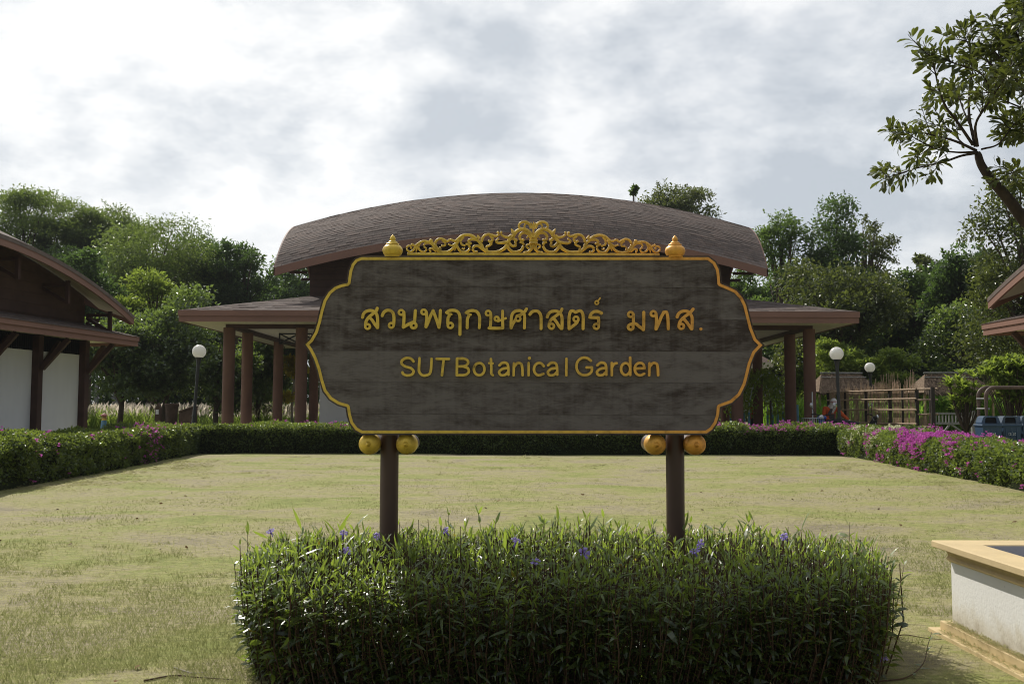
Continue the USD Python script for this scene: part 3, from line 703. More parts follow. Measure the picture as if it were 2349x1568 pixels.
def sign():
    t = thing('garden_sign', 'large weathered wooden name sign with gold Thai and English letters on two brown posts', 'sign')
    Z2 = lambda x, y: zf(x, y, 1150, 850, 1.1745)
    left = [(345, 205), (318, 216), (298, 240), (287, 272), (281, 310), (279, 327), (250, 333), (220, 345), (190, 370), (166, 410), (151, 460), (140, 510), (125, 558), (105, 593), (78, 618),
            (101, 650), (121, 690), (138, 740), (150, 790), (166, 840), (196, 880), (236, 905), (275, 916), (280, 950), (291, 990), (316, 1024), (347, 1041)]
    right = [(1970, 1041), (1998, 1022), (2020, 990), (2032, 950), (2035, 916), (2090, 896), (2130, 860), (2155, 810), (2168, 760), (2180, 710), (2200, 662), (2238, 622),
             (2205, 590), (2185, 540), (2170, 480), (2158, 432), (2140, 396), (2110, 362), (2070, 344), (2037, 330), (2035, 300), (2030, 265), (2012, 230), (1978, 205)]
    out = Polygon([Z2(*p) for p in left + right])
    zs = [Z2(1160, y)[1] for y in (195, 350, 500, 650, 798, 948, 1055)]
    for k in range(6):
        band = sbox(-3, zs[k + 1] + .0005, 3, zs[k] - .0005)
        mesh(t, 'plank', upright(out.intersection(band), SY + (.0007 if k % 2 else 0), .04), M['planks'][k])
    mesh(t, 'backing', upright(out.buffer(-.02), SY + .042, .02), M['edge'])
    ring = out.buffer(-.006).difference(out.buffer(-.0215))
    mesh(t, 'gold_border', upright(ring, SY - .004, .004), M['gold'])
    mesh(t, 'edge_band', upright(out.buffer(.003).difference(out.buffer(-.0005)), SY - .002, .045), M['edge'])

    # lettering: strokes in the crops' pixels
    def letters(defs, fx, fy, s, w):
        for d in defs:
            shapes = []
            for st in d:
                if st[0] == 'ring':
                    _, x, y, ro, ri = st
                    c = Point(zf(x, y, fx, fy, s)); k = .57349 / s / ppm(SY)
                    shapes.append(('r', c.buffer(ro * k, 24), c.buffer(ri * k, 16))); continue
                wd = w
                if isinstance(st[0], (int, float)): wd, st = st[0], st[1:]
                pts = [zf(x, y, fx, fy, s) for x, y in st]
                shapes.append(('s', LineString(spline(pts, 30) if len(pts) > 2 else pts).buffer(wd / 2 * .57349 / s / ppm(SY), 8), None))
            p = unary_union([a for _, a, _ in shapes])
            for k_, a, b in shapes:
                if k_ == 'r': p = p.difference(b)
            mesh(t, 'letter', upright(p.simplify(.0003), SY - .017, .0155), M['gold'])
    R = lambda x, y, o=47, i=16: ('ring', x, y, o, i)
    thaiA = [
        [((72, 333), (85, 290), (115, 258), (160, 244), (205, 246), (245, 268), (268, 310), (275, 380), (275, 470)), ((270, 212), (252, 255), (200, 295), (150, 340), (120, 390), (112, 440)), ((165, 335), (205, 375), (240, 430), (272, 472)), R(140, 456)],
        [((337, 312), (355, 270), (395, 242), (440, 242), (478, 272), (493, 330), (493, 390), (487, 440)), R(458, 441)],
        [((624, 262), (629, 320), (624, 400), (618, 467)), ((618, 467), (690, 425), (750, 398)), ((780, 245), (775, 320), (768, 395)), R(590, 268), R(757, 443, 54, 17)],
        [((926, 262), (932, 330), (928, 400), (922, 460)), ((922, 462), (955, 390), (990, 300), (1018, 245)), ((1018, 245), (1050, 330), (1075, 400), (1096, 468)), ((1096, 468), (1108, 380), (1115, 243)), R(892, 262)],
        [((1200, 267), (1235, 245), (1290, 240), (1345, 258), (1373, 310), (1378, 400), (1376, 562)), (30, (1190, 270), (1225, 288), (1262, 294)), ((1240, 300), (1218, 345), (1213, 400), (1218, 440)), R(1248, 442, 51, 18)],
        [((1462, 270), (1500, 249), (1560, 245), (1610, 265), (1638, 320), (1640, 400), (1637, 472)), (30, (1454, 272), (1490, 290), (1522, 298)), ((1500, 303), (1479, 350), (1476, 400), (1474, 472))],
        [((1787, 275), (1790, 330), (1788, 400), (1783, 470)), ((1767, 477), (1860, 480), (1950, 477)), ((1950, 475), (1948, 400), (1947, 252)), R(1755, 278), R(1868, 353, 42, 12), (30, (1885, 388), (1940, 364), (1992, 346))],
        [((2062, 475), (2062, 400), (2070, 310), (2100, 262), (2150, 245), (2200, 252), (2235, 290), (2243, 350), (2240, 475)), ((2268, 222), (2240, 262), (2190, 300), (2140, 318)), ((2062, 475), (2085, 420), (2118, 370)), R(2155, 352, 46, 17)]]
    letters(thaiA, 1430, 1170, 3.3557, 40)
    thaiB = [
        [((62, 278), (90, 245), (135, 235), (175, 250), (200, 295), (205, 360), (203, 458))],
        [((282, 312), (295, 275), (325, 248), (370, 236), (415, 243), (450, 270), (468, 320), (470, 390), (467, 457)), ((468, 212), (445, 255), (395, 295), (340, 335), (310, 380), (304, 430)), ((358, 325), (395, 370), (430, 425), (460, 458)), R(335, 428)],
        [((558, 458), (555, 380), (560, 300), (575, 245), (605, 235), (640, 252)), ((640, 252), (680, 235), (712, 240), (735, 290), (737, 380), (735, 458)), ((672, 348), (650, 390), (600, 430), (562, 458)), R(645, 337, 45, 16)],
        [((970, 263), (925, 243), (880, 243), (838, 270), (820, 315)), ((820, 315), (870, 320), (930, 322)), ((930, 322), (933, 380), (930, 425)), R(903, 430)],
        [R(908, 130, 32, 11), (20, (922, 110), (935, 95), (950, 73))],
        [((1370, 275), (1373, 330), (1372, 410)), ((1350, 400), (1400, 398), (1450, 435), (1500, 470)), ((1500, 472), (1503, 400), (1503, 253)), R(1338, 280), R(1338, 438, 50, 15)],
        [((1658, 268), (1665, 340), (1664, 400), (1658, 462)), ((1660, 465), (1690, 400), (1725, 310), (1757, 254)), ((1755, 252), (1790, 250), (1805, 300), (1812, 380), (1815, 462)), R(1625, 270)],
        [((1927, 312), (1945, 270), (1985, 242), (2035, 236), (2080, 256), (2112, 310), (2118, 380), (2112, 462)), ((2128, 212), (2090, 258), (2035, 298), (1985, 340), (1957, 385), (1950, 435)), ((2000, 325), (2045, 375), (2080, 425), (2108, 462)), R(1980, 430)],
        [('ring', 2227, 463, 19, 0.01)]]
    letters(thaiB, 2100, 1170, 3.1743, 38)
    el = lambda x, y, rx, ry: tuple((x + rx * math.sin(a), y - ry * math.cos(a)) for a in np.linspace(0, 2 * math.pi, 17))
    A = lambda dx, dy=0: [tuple((x + dx, y + dy) for x, y in ((908, 132), (935, 110), (968, 112), (984, 138), (988, 213))), tuple((x + dx, y + dy) for x, y in ((984, 155), (935, 163), (906, 190), (922, 217), (958, 214), (985, 190)))]
    Nn = lambda dx: [((1035 + dx, 114), (1032 + dx, 218)), ((1036 + dx, 145), (1065 + dx, 113), (1097 + dx, 120), (1107 + dx, 155), (1110 + dx, 218))]
    eng = [
        [((163, 98), (140, 73), (100, 68), (65, 88), (60, 118), (92, 142), (138, 155), (165, 183), (147, 213), (105, 220), (74, 207), (67, 193))],
        [((215, 70), (211, 140), (212, 185), (235, 215), (268, 220), (303, 205), (315, 165), (320, 75))],
        [((364, 75), (471, 77)), ((426, 78), (417, 150), (410, 218))],
        [((541, 74), (539, 218)), ((541, 74), (600, 74), (634, 92), (632, 122), (600, 140), (545, 142)), ((595, 142), (635, 158), (642, 190), (612, 214), (541, 218))],
        [el(733, 165, 46, 53)],
        [((835, 78), (838, 150), (838, 200), (852, 218)), (18, (818, 113), (852, 115))],
        A(0), Nn(0),
        [((1163, 112), (1162, 218)), ('ring', 1169, 70, 14, .01)],
        [((1294, 140), (1268, 114), (1232, 118), (1210, 150), (1214, 192), (1245, 218), (1290, 206))],
        A(423), [((1490, 75), (1489, 218))],
        [((1703, 92), (1668, 68), (1625, 68), (1588, 98), (1577, 145), (1592, 190), (1632, 216), (1680, 211), (1709, 185), (1711, 150)), ((1711, 150), (1665, 150))],
        A(849), [((1884, 112), (1884, 218)), ((1885, 150), (1904, 120), (1926, 114))],
        [((2043, 65), (2044, 215)), el(2004, 164, 40, 51)],
        [((2090, 160), (2168, 158)), ((2168, 158), (2158, 124), (2125, 110), (2093, 130), (2083, 165), (2096, 203), (2130, 219), (2165, 204))],
        Nn(1176)]
    letters(eng, 1580, 1400, 2.175, 22)

    # carved crest: tapering scrolls, left half drawn and mirrored about the middle
    Z4 = lambda x, y: np.array(zf(x, y, 1500, 850, 3.3557)); k4 = .57349 / 3.3557 / ppm(SY)
    cx = Z4(2126, 0)[0]
    S = [([(2126, 215), (2128, 300), (2128, 430)], 13, 13), ([(2126, 215), (2128, 165), (2130, 122)], 22, 6), ([(2122, 212), (2112, 165), (2094, 130)], 18, 6),
         ([(2100, 205), (2080, 160), (2040, 126), (1985, 120), (1942, 145), (1930, 185), (1948, 204)], 22, 13), ([(2058, 135), (2020, 150), (2006, 185), (2022, 212)], 14, 10),
         ([(2112, 335), (2080, 270), (2030, 228), (1970, 218), (1908, 242), (1868, 290), (1858, 335), (1888, 366)], 26, 20), ([(2104, 352), (2060, 285), (2010, 264), (1962, 280), (1940, 325), (1958, 358), (1985, 362)], 20, 17),
         ([(2098, 345), (2078, 312), (2050, 318), (2040, 332)], 13, 9), ([(2126, 420), (2102, 480), (2060, 520), (2010, 532)], 22, 15), ([(2092, 470), (2084, 425), (2048, 428), (2030, 450), (2058, 474)], 14, 11),
         ([(1942, 390), (1985, 402), (1990, 450), (1962, 500), (1910, 522), (1845, 522), (1798, 480), (1776, 430), (1795, 370), (1842, 320), (1872, 270)], 16, 24), ([(1858, 268), (1842, 236), (1828, 212)], 26, 6),
         ([(1830, 300), (1790, 326), (1735, 318), (1696, 290), (1694, 258)], 20, 12), ([(1800, 405), (1845, 445), (1890, 436), (1884, 402)], 20, 13), ([(1780, 390), (1715, 400), (1655, 402), (1626, 378), (1654, 350)], 22, 13), ([(1792, 430), (1756, 470), (1730, 502)], 22, 6),
         ([(1776, 420), (1740, 470), (1680, 510), (1610, 525), (1510, 520), (1452, 480), (1430, 420), (1438, 350), (1470, 302), (1525, 286), (1580, 300), (1625, 312), (1664, 286), (1650, 262)], 22, 15),
         ([(1540, 298), (1578, 340), (1562, 382), (1530, 376)], 20, 13), ([(1500, 498), (1500, 455), (1535, 436), (1566, 412), (1548, 398)], 18, 12), ([(1396, 345), (1384, 318), (1374, 296)], 24, 7),
         ([(1500, 522), (1440, 480), (1390, 446), (1334, 448), (1310, 486), (1336, 522), (1362, 518)], 22, 13), ([(1428, 430), (1382, 372), (1318, 352), (1266, 362), (1252, 392), (1282, 408)], 20, 14),
         ([(1364, 352), (1310, 312), (1240, 294), (1165, 308), (1112, 350), (1075, 376), (1016, 358)], 22, 15), ([(1186, 318), (1152, 370), (1160, 420), (1200, 438)], 17, 12),
         ([(1214, 418), (1258, 430), (1268, 480), (1225, 522), (1160, 522), (1120, 482), (1096, 430), (1112, 372)], 14, 19), ([(1165, 472), (1190, 486), (1204, 470)], 12, 8),
         ([(1092, 420), (1080, 465), (1066, 506)], 20, 5), ([(1104, 400), (1040, 436), (988, 424)], 19, 10), ([(1080, 430), (1040, 480), (980, 520), (900, 526), (830, 500), (786, 440), (748, 372)], 18, 20),
         ([(1004, 352), (972, 382), (930, 362), (880, 344), (832, 362), (806, 405), (816, 452), (850, 490)], 14, 19), ([(900, 366), (938, 398), (936, 436), (898, 440)], 16, 12), ([(880, 495), (868, 465), (888, 455)], 14, 8),
         ([(822, 512), (768, 476), (730, 488), (742, 516)], 18, 10), ([(780, 432), (735, 402), (676, 404), (656, 432)], 18, 11), ([(772, 412), (705, 386), (635, 380), (575, 412), (535, 440), (490, 428)], 18, 12),
         ([(604, 398), (580, 450), (602, 502), (655, 522), (688, 488), (664, 458)], 15, 11), ([(566, 450), (556, 488), (548, 524)], 16, 5), ([(545, 448), (510, 500), (466, 522), (426, 492), (430, 450), (468, 440), (482, 470)], 15, 11), ([(520, 430), (498, 420), (488, 408)], 12, 7)]
    parts = []
    for pts, r0, r1 in S:
        P = np.array([Z4(*p) for p in pts]); P = spline(P, 26)
        for sg in ((1, -1) if abs(np.mean([p[0] for p in pts]) - 2127) > 3 else (1,)):
            x = P[:, 0] if sg == 1 else 2 * cx - P[:, 0]
            q = np.stack([x, np.full(len(P), SY + .012), P[:, 1]], -1)
            m = tube(q, np.linspace(r0, r1, len(q)) * k4, 8)
            m.vertices[:, 1] = SY + .012 + (m.vertices[:, 1] - SY - .012) * .75
            parts.append(m)
            rr = max(r1 * 1.25, 8) * k4
            if r1 > 8:
                s_ = trimesh.creation.icosphere(1, rr); s_.vertices *= [1, .8, 1]; s_.apply_translation(q[-1]); parts.append(s_)
            # raised vein along the leaf
            parts.append(tube(q - [0, np.linspace(r0, r1, len(q)).mean() * k4 * .62, 0], np.linspace(r0, r1, len(q)) * k4 * .33, 5))
    a, b = Z4(430, 537), Z4(2126, 577)
    parts.append(rbx(a[0], 2 * cx - a[0], SY - .002, SY + .03, b[1], a[1], .003))
    parts += [revolve([(0, -.012), (.024, -.012), (.024, -.004), (.02, 0), (.024, .004), (.024, .012), (0, .012)], 16)]
    p = Z4(2128, 388); parts[-1].apply_translation((p[0], SY + .01, p[1]))
    mesh(t, 'carved_crest', cat(parts), M['gold'], 50)
    # finials
    prof = [(0, 578), (110, 578), (112, 566), (104, 556), (120, 540), (135, 505), (137, 480), (128, 448), (105, 425), (88, 415), (86, 408), (92, 402), (86, 394), (64, 388), (66, 380), (62, 370), (42, 358), (36, 352), (40, 335), (38, 318), (28, 298), (12, 280), (0, 268)]
    for vx in (899.5, 1550):
        base = sp(vx, 587.5 + (vx > 1000) * 1.5)
        m = revolve([(r * k4, (578 - z) * k4) for r, z in prof], 32)
        mesh(t, 'finial', moved(m, base[0], SY + .02, base[1] - .002), M['goldleaf'], 40)
    # posts and the gold-capped rollers on each side of them
    for vx in (893, 1549):
        x = at(vx, 1100, SY + .135)[0]
        mesh(t, 'post', moved(cyl(.0515, -.05, 1.9, 28), x, SY + .085 + .05, 0), M['post'], 40)
    for vx in (844.5, 930.5, 1506.5, 1598.5):
        c = sp(vx, 1018.5 + (vx > 1200))
        r = .0585
        body = revolve([(0, .26), (.05, .26), (.05, .05), (0, .05)], 28)
        capm = revolve([(0, -.062), (.006, -.05), (.014, -.035), (.016, -.03), (.03, -.025), (.033, -.02), (.046, -.012), (.05, -.004), (.0575, .006), (r, .02), (r, .075), (.052, .078), (0, .078)], 32)
        Rm = lambda m: (lambda v: trimesh.Trimesh(np.c_[v[:, 0], v[:, 2], -v[:, 1]], m.faces, process=False))(m.vertices)
        rp = mesh(t, 'roller', moved(Rm(body), c[0], SY + .03, c[1]), M['post'], 40)
        mesh(rp, 'gold_cap', moved(Rm(capm), c[0], SY + .03, c[1]), M['goldleaf'], 40)
    return t


sign()

# ------------------------------------------------------------------ planter at the right


def planter():
    t = thing('planter', 'white plastered raised planter with ochre moulded coping at the right edge', 'planter')
    x0, x1, y0, y1 = 2.53, 4.3, 3.3, 5.80

    def ring(prof, closed=True):
        """a moulding profile (offset outwards, z) run round the planter with mitred corners"""
        P = np.array(prof); n = len(P); V = []
        for ox, z in P: V += [(x0 - ox, y0 - ox, z), (x1 + ox, y0 - ox, z), (x1 + ox, y1 + ox, z), (x0 - ox, y1 + ox, z)]
        F = []
        for i in range(n):
            j = (i + 1) % n
            for k in range(4):
                l = (k + 1) % 4
                F += [(i * 4 + k, i * 4 + l, j * 4 + k), (i * 4 + l, j * 4 + l, j * 4 + k)]
        m = trimesh.Trimesh(V, F, process=False)
        if m.volume < 0: m.invert()
        return m
    mesh(t, 'wall', ring([(0, -.05), (0, .425), (-.10, .425), (-.10, -.05)]), M['plaster'])
    arc = [(.012 + .03 * (1 - math.cos(a)), .455 + .042 * math.sin(a)) for a in np.linspace(0, 1.45, 6)]
    mesh(t, 'coping', ring([(-.13, .425), (.006, .425), (.014, .432), (.020, .440), (.017, .449)] + arc + [(.074, .499), (.078, .503), (.078, .532), (.074, .537), (-.125, .537), (-.13, .533)]), M['cap'], 30)
    mesh(t, 'plinth', ring([(.001, -.05), (.10, -.05), (.10, .030), (.097, .034), (.001, .034)]), M['cap'])
    mesh(t, 'plinth', ring([(.001, .035), (.05, .035), (.05, .078), (.047, .082), (.001, .082)]), M['cap'])
    mesh(t, 'lining', ring([(-.1005, .15), (-.1005, .4245), (-.131, .4245), (-.131, .531), (-.134, .531), (-.134, .15)]), M['greyin'])
    mesh(t, 'soil', bx(x0 + .13, x1 - .13, y0 + .13, y1 - .13, .05, .20), M['soil'])
    rng = np.random.default_rng(5)


planter()


def plinth_grass():
    """clippings lying on the planter's plinth and against its foot"""
    rng = np.random.default_rng(77); n = 5000
    y = rng.uniform(3.4, 5.9, n); x = 2.53 - rng.gamma(1.6, .035, n)
    z = np.where(x > 2.48, .082, np.where(x > 2.43, .034, .004)) + rng.random(n) * .012
    base = np.stack([x, y, z], -1); a = rng.uniform(0, 6.28, n); tl = rng.uniform(-.05, .5, n)
    d = np.stack([np.cos(a) * np.cos(tl) - .2, np.sin(a) * np.cos(tl), np.abs(np.sin(tl))], -1)
    keep = (fbm(np.stack([y * 3, x * 6, 0 * y], -1), 2, 3) > .45)
    v, f, tt = leaves(base[keep], d[keep], np.tile([0, 0, 1.], (keep.sum(), 1)), .03, .004, np.clip(rng.normal(.7, .25, keep.sum()), 0, 1))
    mesh('/World', 'clippings', (v, f), M['straw'], tint=tt, kind='stuff', label='dry grass clippings along the foot of the planter', cat='grass')


plinth_grass()

# ------------------------------------------------------------------ bush in front of the sign


def flower(r=.021):
    V, F = [], []
    for k in range(5):
        a = k * 2 * math.pi / 5
        c, s = math.cos(a), math.sin(a)
        loc = [(0.12, 0, -.5), (.45, -.26, .05), (.45, .26, .05), (.98, -.44, .02), (.98, .44, .02), (1.12, 0, -.06), (.7, 0, .16)]
        o = len(V)
        V += [(x * c - y * s, x * s + y * c, z) for x, y, z in loc]
        F += [tuple(o + i for i in q) for q in ((0, 1, 6), (0, 6, 2), (1, 3, 6), (6, 4, 2), (3, 5, 6), (5, 4, 6))]
    m = trimesh.Trimesh(np.array(V) * r, F, process=False)
    tb = tube([(0, 0, -1.7 * r), (0, 0, -.35 * r)], [.1 * r, .2 * r], 6)
    return cat([m, tb])


def bush():
    rng = np.random.default_rng(42)
    t = thing('petunia_bush', 'clipped leafy bush with lance leaves and violet flowers round the sign posts', 'bush')
    outline = Polygon([(-1.17, 4.80), (-1.04, 4.62), (-.3, 4.57), (.7, 4.57), (1.55, 4.62), (1.74, 4.84), (1.88, 5.35), (1.92, 5.9), (1.8, 6.12), (.8, 6.2), (-.5, 6.2), (-1.3, 6.12), (-1.38, 5.8), (-1.3, 5.2)])
    n = 4600; P = []
    while len(P) < n:
        q = rng.uniform((-1.6, 4.5), (2.1, 6.25), (n, 2))
        P += [p for p in q if outline.contains(Point(p))]
    P = np.array(P[:n])
    P = np.vstack([P, [outline.exterior.interpolate(s, True).coords[0] for s in rng.random(700)] + rng.normal(size=(700, 2)) * .03]); n = len(P)
    edge = np.array([outline.exterior.distance(Point(p)) for p in P])
    inward = np.array([.27, 5.38]) - P; outw = -unit(inward) * (np.clip(.30 - edge, 0, .3) / .3)[:, None]
    H = (.56 + .05 * (fbm(np.c_[P * 2.2, np.zeros(n)], 3, 9) - .5) * 2) * (1 - .10 * np.clip(.12 - edge, 0, .12) / .12) * rng.uniform(.8, 1.06, n)
    shoots = rng.random(n) < .055; H[shoots] *= rng.uniform(1.05, 1.22, shoots.sum())
    lean = outw * (.11 * H)[:, None] + rng.normal(size=(n, 2)) * .035
    foot = np.c_[P - outw * .03, np.zeros(n)]; top = np.c_[P + lean, H]
    mid = (foot + top) / 2 + np.c_[rng.normal(size=(n, 2)) * .012 + outw * .03, np.zeros(n)]
    # stems as three-sided prisms
    ang = np.arange(3) * 2 * np.pi / 3; ringv = np.stack([np.cos(ang), np.sin(ang), 0 * ang], -1)
    r = rng.uniform(.0022, .0042, n)
    V = np.stack([foot[:, None] + ringv * (r * 1.2)[:, None, None], mid[:, None] + ringv * r[:, None, None], top[:, None] + ringv * (r * .6)[:, None, None]], 1).reshape(n * 9, 3)
    f = np.array([(a * 3 + j, a * 3 + (j + 1) % 3, a * 3 + 3 + j) for a in range(2) for j in range(3)] + [(a * 3 + (j + 1) % 3, a * 3 + 3 + (j + 1) % 3, a * 3 + 3 + j) for a in range(2) for j in range(3)])
    mesh(t, 'stems', (V, (f[None] + (np.arange(n) * 9)[:, None, None]).reshape(-1, 3)), M['stem'], kind='stuff')
    # leaves in pairs up the stems, small ones between long ones
    parts = []
    for k in range(11):
        h = (.975 - .052 * k if k < 6 else .66 - .125 * (k - 6)) + rng.normal(size=n) * .035
        keep = rng.random(n) < (.62 if k == 0 else .27 if k < 6 else .26)
        keep |= (edge < .16) & (rng.random(n) < .8)
        h = np.clip(h, .02, 1.0); a0 = rng.uniform(0, 2 * np.pi, n)
        base = np.where((h < .5)[:, None], foot + (mid - foot) * (h * 2)[:, None], mid + (top - mid) * (h * 2 - 1)[:, None])
        for sd in (0, np.pi):
            a = a0 + sd + rng.normal(size=n) * .35
            steep = np.where(k < 1, rng.uniform(.9, 3.0, n), rng.uniform(-.25, 1.1, n))
            d = np.stack([np.cos(a), np.sin(a), steep], -1)
            big = rng.random(n) < (.14 if k < 3 else .26)
            L = np.where(big, rng.uniform(.065, .105, n), rng.uniform(.026, .055, n)) * np.where(shoots & (k < 3), 1.5, 1.0); W = L * np.where(big, rng.uniform(.10, .15, n), rng.uniform(.16, .27, n))
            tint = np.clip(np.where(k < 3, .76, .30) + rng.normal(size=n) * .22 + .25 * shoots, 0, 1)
            nr = np.stack([-np.cos(a) * .5, -np.sin(a) * .5, np.ones(n)], -1) + rng.normal(size=(n, 3)) * .6
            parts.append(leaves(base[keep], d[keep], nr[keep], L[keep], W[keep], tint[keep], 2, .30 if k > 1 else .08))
    rim = np.where(edge < .24)[0]
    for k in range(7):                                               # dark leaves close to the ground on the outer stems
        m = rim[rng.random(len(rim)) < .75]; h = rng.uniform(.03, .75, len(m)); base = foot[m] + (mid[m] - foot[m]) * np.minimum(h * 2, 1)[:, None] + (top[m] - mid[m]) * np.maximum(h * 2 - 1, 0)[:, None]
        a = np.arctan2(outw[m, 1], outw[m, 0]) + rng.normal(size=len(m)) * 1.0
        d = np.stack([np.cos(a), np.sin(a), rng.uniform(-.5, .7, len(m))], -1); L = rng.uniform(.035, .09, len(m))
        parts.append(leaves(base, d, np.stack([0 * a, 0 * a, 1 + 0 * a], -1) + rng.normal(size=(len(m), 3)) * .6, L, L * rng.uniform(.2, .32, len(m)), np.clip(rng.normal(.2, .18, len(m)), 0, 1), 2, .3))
    dead = rng.integers(0, n, 150); dd = sphere_dirs(rng, 150); Ld = rng.uniform(.03, .07, 150)
    dv, df, dt = leaves(mid[dead] + (top[dead] - mid[dead]) * rng.random((150, 1)), dd, sphere_dirs(rng, 150), Ld, Ld * .25, rng.random(150), 2, .4)
    mesh(t, 'yellow_leaves', (dv, df), M['lf_yellow'], tint=dt * .6, kind='stuff')
    v, fc, tt = join(parts)
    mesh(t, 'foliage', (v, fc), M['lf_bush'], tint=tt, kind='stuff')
    fl = flower()
    for vx, vy, Yf in [(620, 1217, 5.8), (788, 1221, 5.7), (868, 1228, 5.75), (797, 1262, 5.25), (1020, 1216, 5.9), (1184, 1238, 5.4), (1228, 1287, 4.9), (1340, 1268, 5.0), (1594, 1262, 5.1), (1606, 1246, 5.4), (1798, 1230, 5.5), (2025, 1505, 4.9)]:
        c = at(vx, vy, Yf - .12)
        m = rot(rot(fl, rng.uniform(25, 85), [1, 0, 0]), rng.uniform(-50, 50), [0, 0, 1]); m.apply_scale(rng.uniform(1.05, 1.4)); m.apply_translation(c)
        v0 = tube([c - [0, 0, .0], c - [0.0, -.02, .10]], .0018, 5)
        fp = mesh(t, 'flower', m, M['fl_violet'], tint=rng.random(len(m.vertices)))
        mesh(fp, 'stalk', v0, M['stem'])


bush()

# ------------------------------------------------------------------ hedges round the lawn


def hedge(name, label, x0, x1, y0, y1, h, seed, flowers, dens=1500, L=.055, mat='lf_hedge', top_bright=.42, slant=0., yr=20.):
    rng = np.random.default_rng(seed)
    t = thing(name, label, 'hedge', 'trimmed hedges round the lawn')
    # lumpy core
    b = trimesh.creation.box((1, 1, 1)).subdivide().subdivide().subdivide().subdivide()
    v = b.vertices * [x1 - x0 - .22, y1 - y0 - .22, h - .12] + [(x0 + x1) / 2, (y0 + y1) / 2, (h - .12) / 2 - .02]
    v += (fbm(v * 2.2, 3, seed) - .5)[:, None] * .16 * np.array([1, 1, .6]) * (v[:, 2:] > .02)
    v[:, 0] += slant * (v[:, 1] - yr)
    mesh(t, 'twigs', trimesh.Trimesh(v, b.faces, process=False), M['hedgecore'], True)
    W_, D_ = x1 - x0, y1 - y0
    faces = [('top', W_ * D_, 1.15), ('f', W_ * h, 1), ('b', W_ * h, .35), ('l', D_ * h, 1 if x0 > 0 else .35), ('r', D_ * h, 1 if x0 < 0 else .5)]
    pos, nor = [], []
    for nm, A, k in faces:
        n = int(A * dens * k); a, b_ = rng.random(n), rng.random(n)
        if nm == 'top': p, q = np.stack([x0 + W_ * a, y0 + D_ * b_, np.full(n, h)], -1), (0, 0, 1)
        elif nm == 'f': p, q = np.stack([x0 + W_ * a, np.full(n, y0), h * b_ ** .85], -1), (0, -1, 0)
        elif nm == 'b': p, q = np.stack([x0 + W_ * a, np.full(n, y1), h * b_], -1), (0, 1, 0)
        elif nm == 'l': p, q = np.stack([np.full(n, x0), y0 + D_ * a, h * b_ ** .85], -1), (-1, 0, 0)
        else: p, q = np.stack([np.full(n, x1), y0 + D_ * a, h * b_ ** .85], -1), (1, 0, 0)
        pos.append(p); nor.append(np.tile(np.array(q, float), (n, 1)))
    p, q = np.vstack(pos), np.vstack(nor); n = len(p)

    def shape(p, q):
        # rounded shoulders, a lumpy clipped surface and a narrower foot
        lump = (fbm(p * 1.3, 3, seed + 3) - .5) * .34 + (fbm(p * 4.5, 2, seed + 4) - .5) * .16
        out = p + q * lump[:, None]
        ex = np.minimum(np.abs(p[:, 0] - x0), np.abs(p[:, 0] - x1)); ey = np.minimum(np.abs(p[:, 1] - y0), np.abs(p[:, 1] - y1))
        ed = np.minimum(ex, ey)
        up = q[:, 2] > .5
        out[up, 2] -= .16 * np.clip(1 - ed[up] / .22, 0, 1) ** 2
        sh = np.clip((p[:, 2] - (h - .22)) / .22, 0, 1) ** 2 * .12; lowr = np.clip((.3 - p[:, 2]) / .3, 0, 1) * .10
        out[~up] -= q[~up] * (sh + lowr)[~up, None]
        return out
    base = shape(p, q) - q * rng.uniform(0, .09, n)[:, None]
    base[:, 0] += slant * (base[:, 1] - yr)
    d = unit(q * .55 + rng.normal(size=(n, 3)) * .75 + [0, 0, .1]); nr = unit(q * .4 + rng.normal(size=(n, 3)) * .8 + [0, 0, .5])
    patch = fbm(p * 1.1, 3, seed + 9)
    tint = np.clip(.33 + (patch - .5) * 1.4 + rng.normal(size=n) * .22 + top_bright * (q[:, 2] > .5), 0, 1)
    Ls = L * rng.uniform(.6, 1.35, n)
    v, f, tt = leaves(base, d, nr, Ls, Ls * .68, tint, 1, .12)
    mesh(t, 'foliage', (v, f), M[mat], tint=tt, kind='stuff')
    # straggling shoots on top
    for kind, mat_, fn, num in flowers:
        m_ = rng.integers(0, n, num * 40); w = np.array(fn(base[m_], q[m_], rng)); keep = m_[rng.random(len(m_)) < w][:num]
        if len(keep) == 0: continue
        c = base[keep] + q[keep] * .05 + [0, 0, .015]
        parts = []
        for k in range(5):
            cc = c + rng.normal(size=c.shape) * .022
            for j in range(3):
                a = rng.uniform(0, 6.28, len(c)) + j * 2.1
                dd = np.stack([np.cos(a), np.sin(a), rng.uniform(.2, 1.0, len(c))], -1) + q[keep] * .5
                parts.append(leaves(cc, dd, rng.normal(size=c.shape) + [0, 0, 1.], rng.uniform(.025, .042, len(c)), rng.uniform(.02, .032, len(c)), rng.random(len(c))))
        v, f, tt = join(parts)
        mesh(t, kind, (v, f), M[mat_], tint=tt, kind='stuff')
    return t


def nearpts(pts, rad):
    def fn(p, q, rng):
        w = np.zeros(len(p))
        for (x, y, s, a) in pts: w = np.maximum(w, a * np.exp(-(((p[:, 0] - x) / s) ** 2 + ((p[:, 1] - y) / (s * rad)) ** 2)))
        return w
    return fn


def right_flow(p, q, rng):
    n1 = fbm(p * 1.7, 3, 71)
    w = np.clip((n1 - .46) * 7, 0, 1) * np.exp(-(((p[:, 1] - 21.6) / 2.7) ** 2)) * np.where(p[:, 2] > .35, 1, .45)
    return np.maximum(w, .05 * np.clip((n1 - .4) * 5, 0, 1))


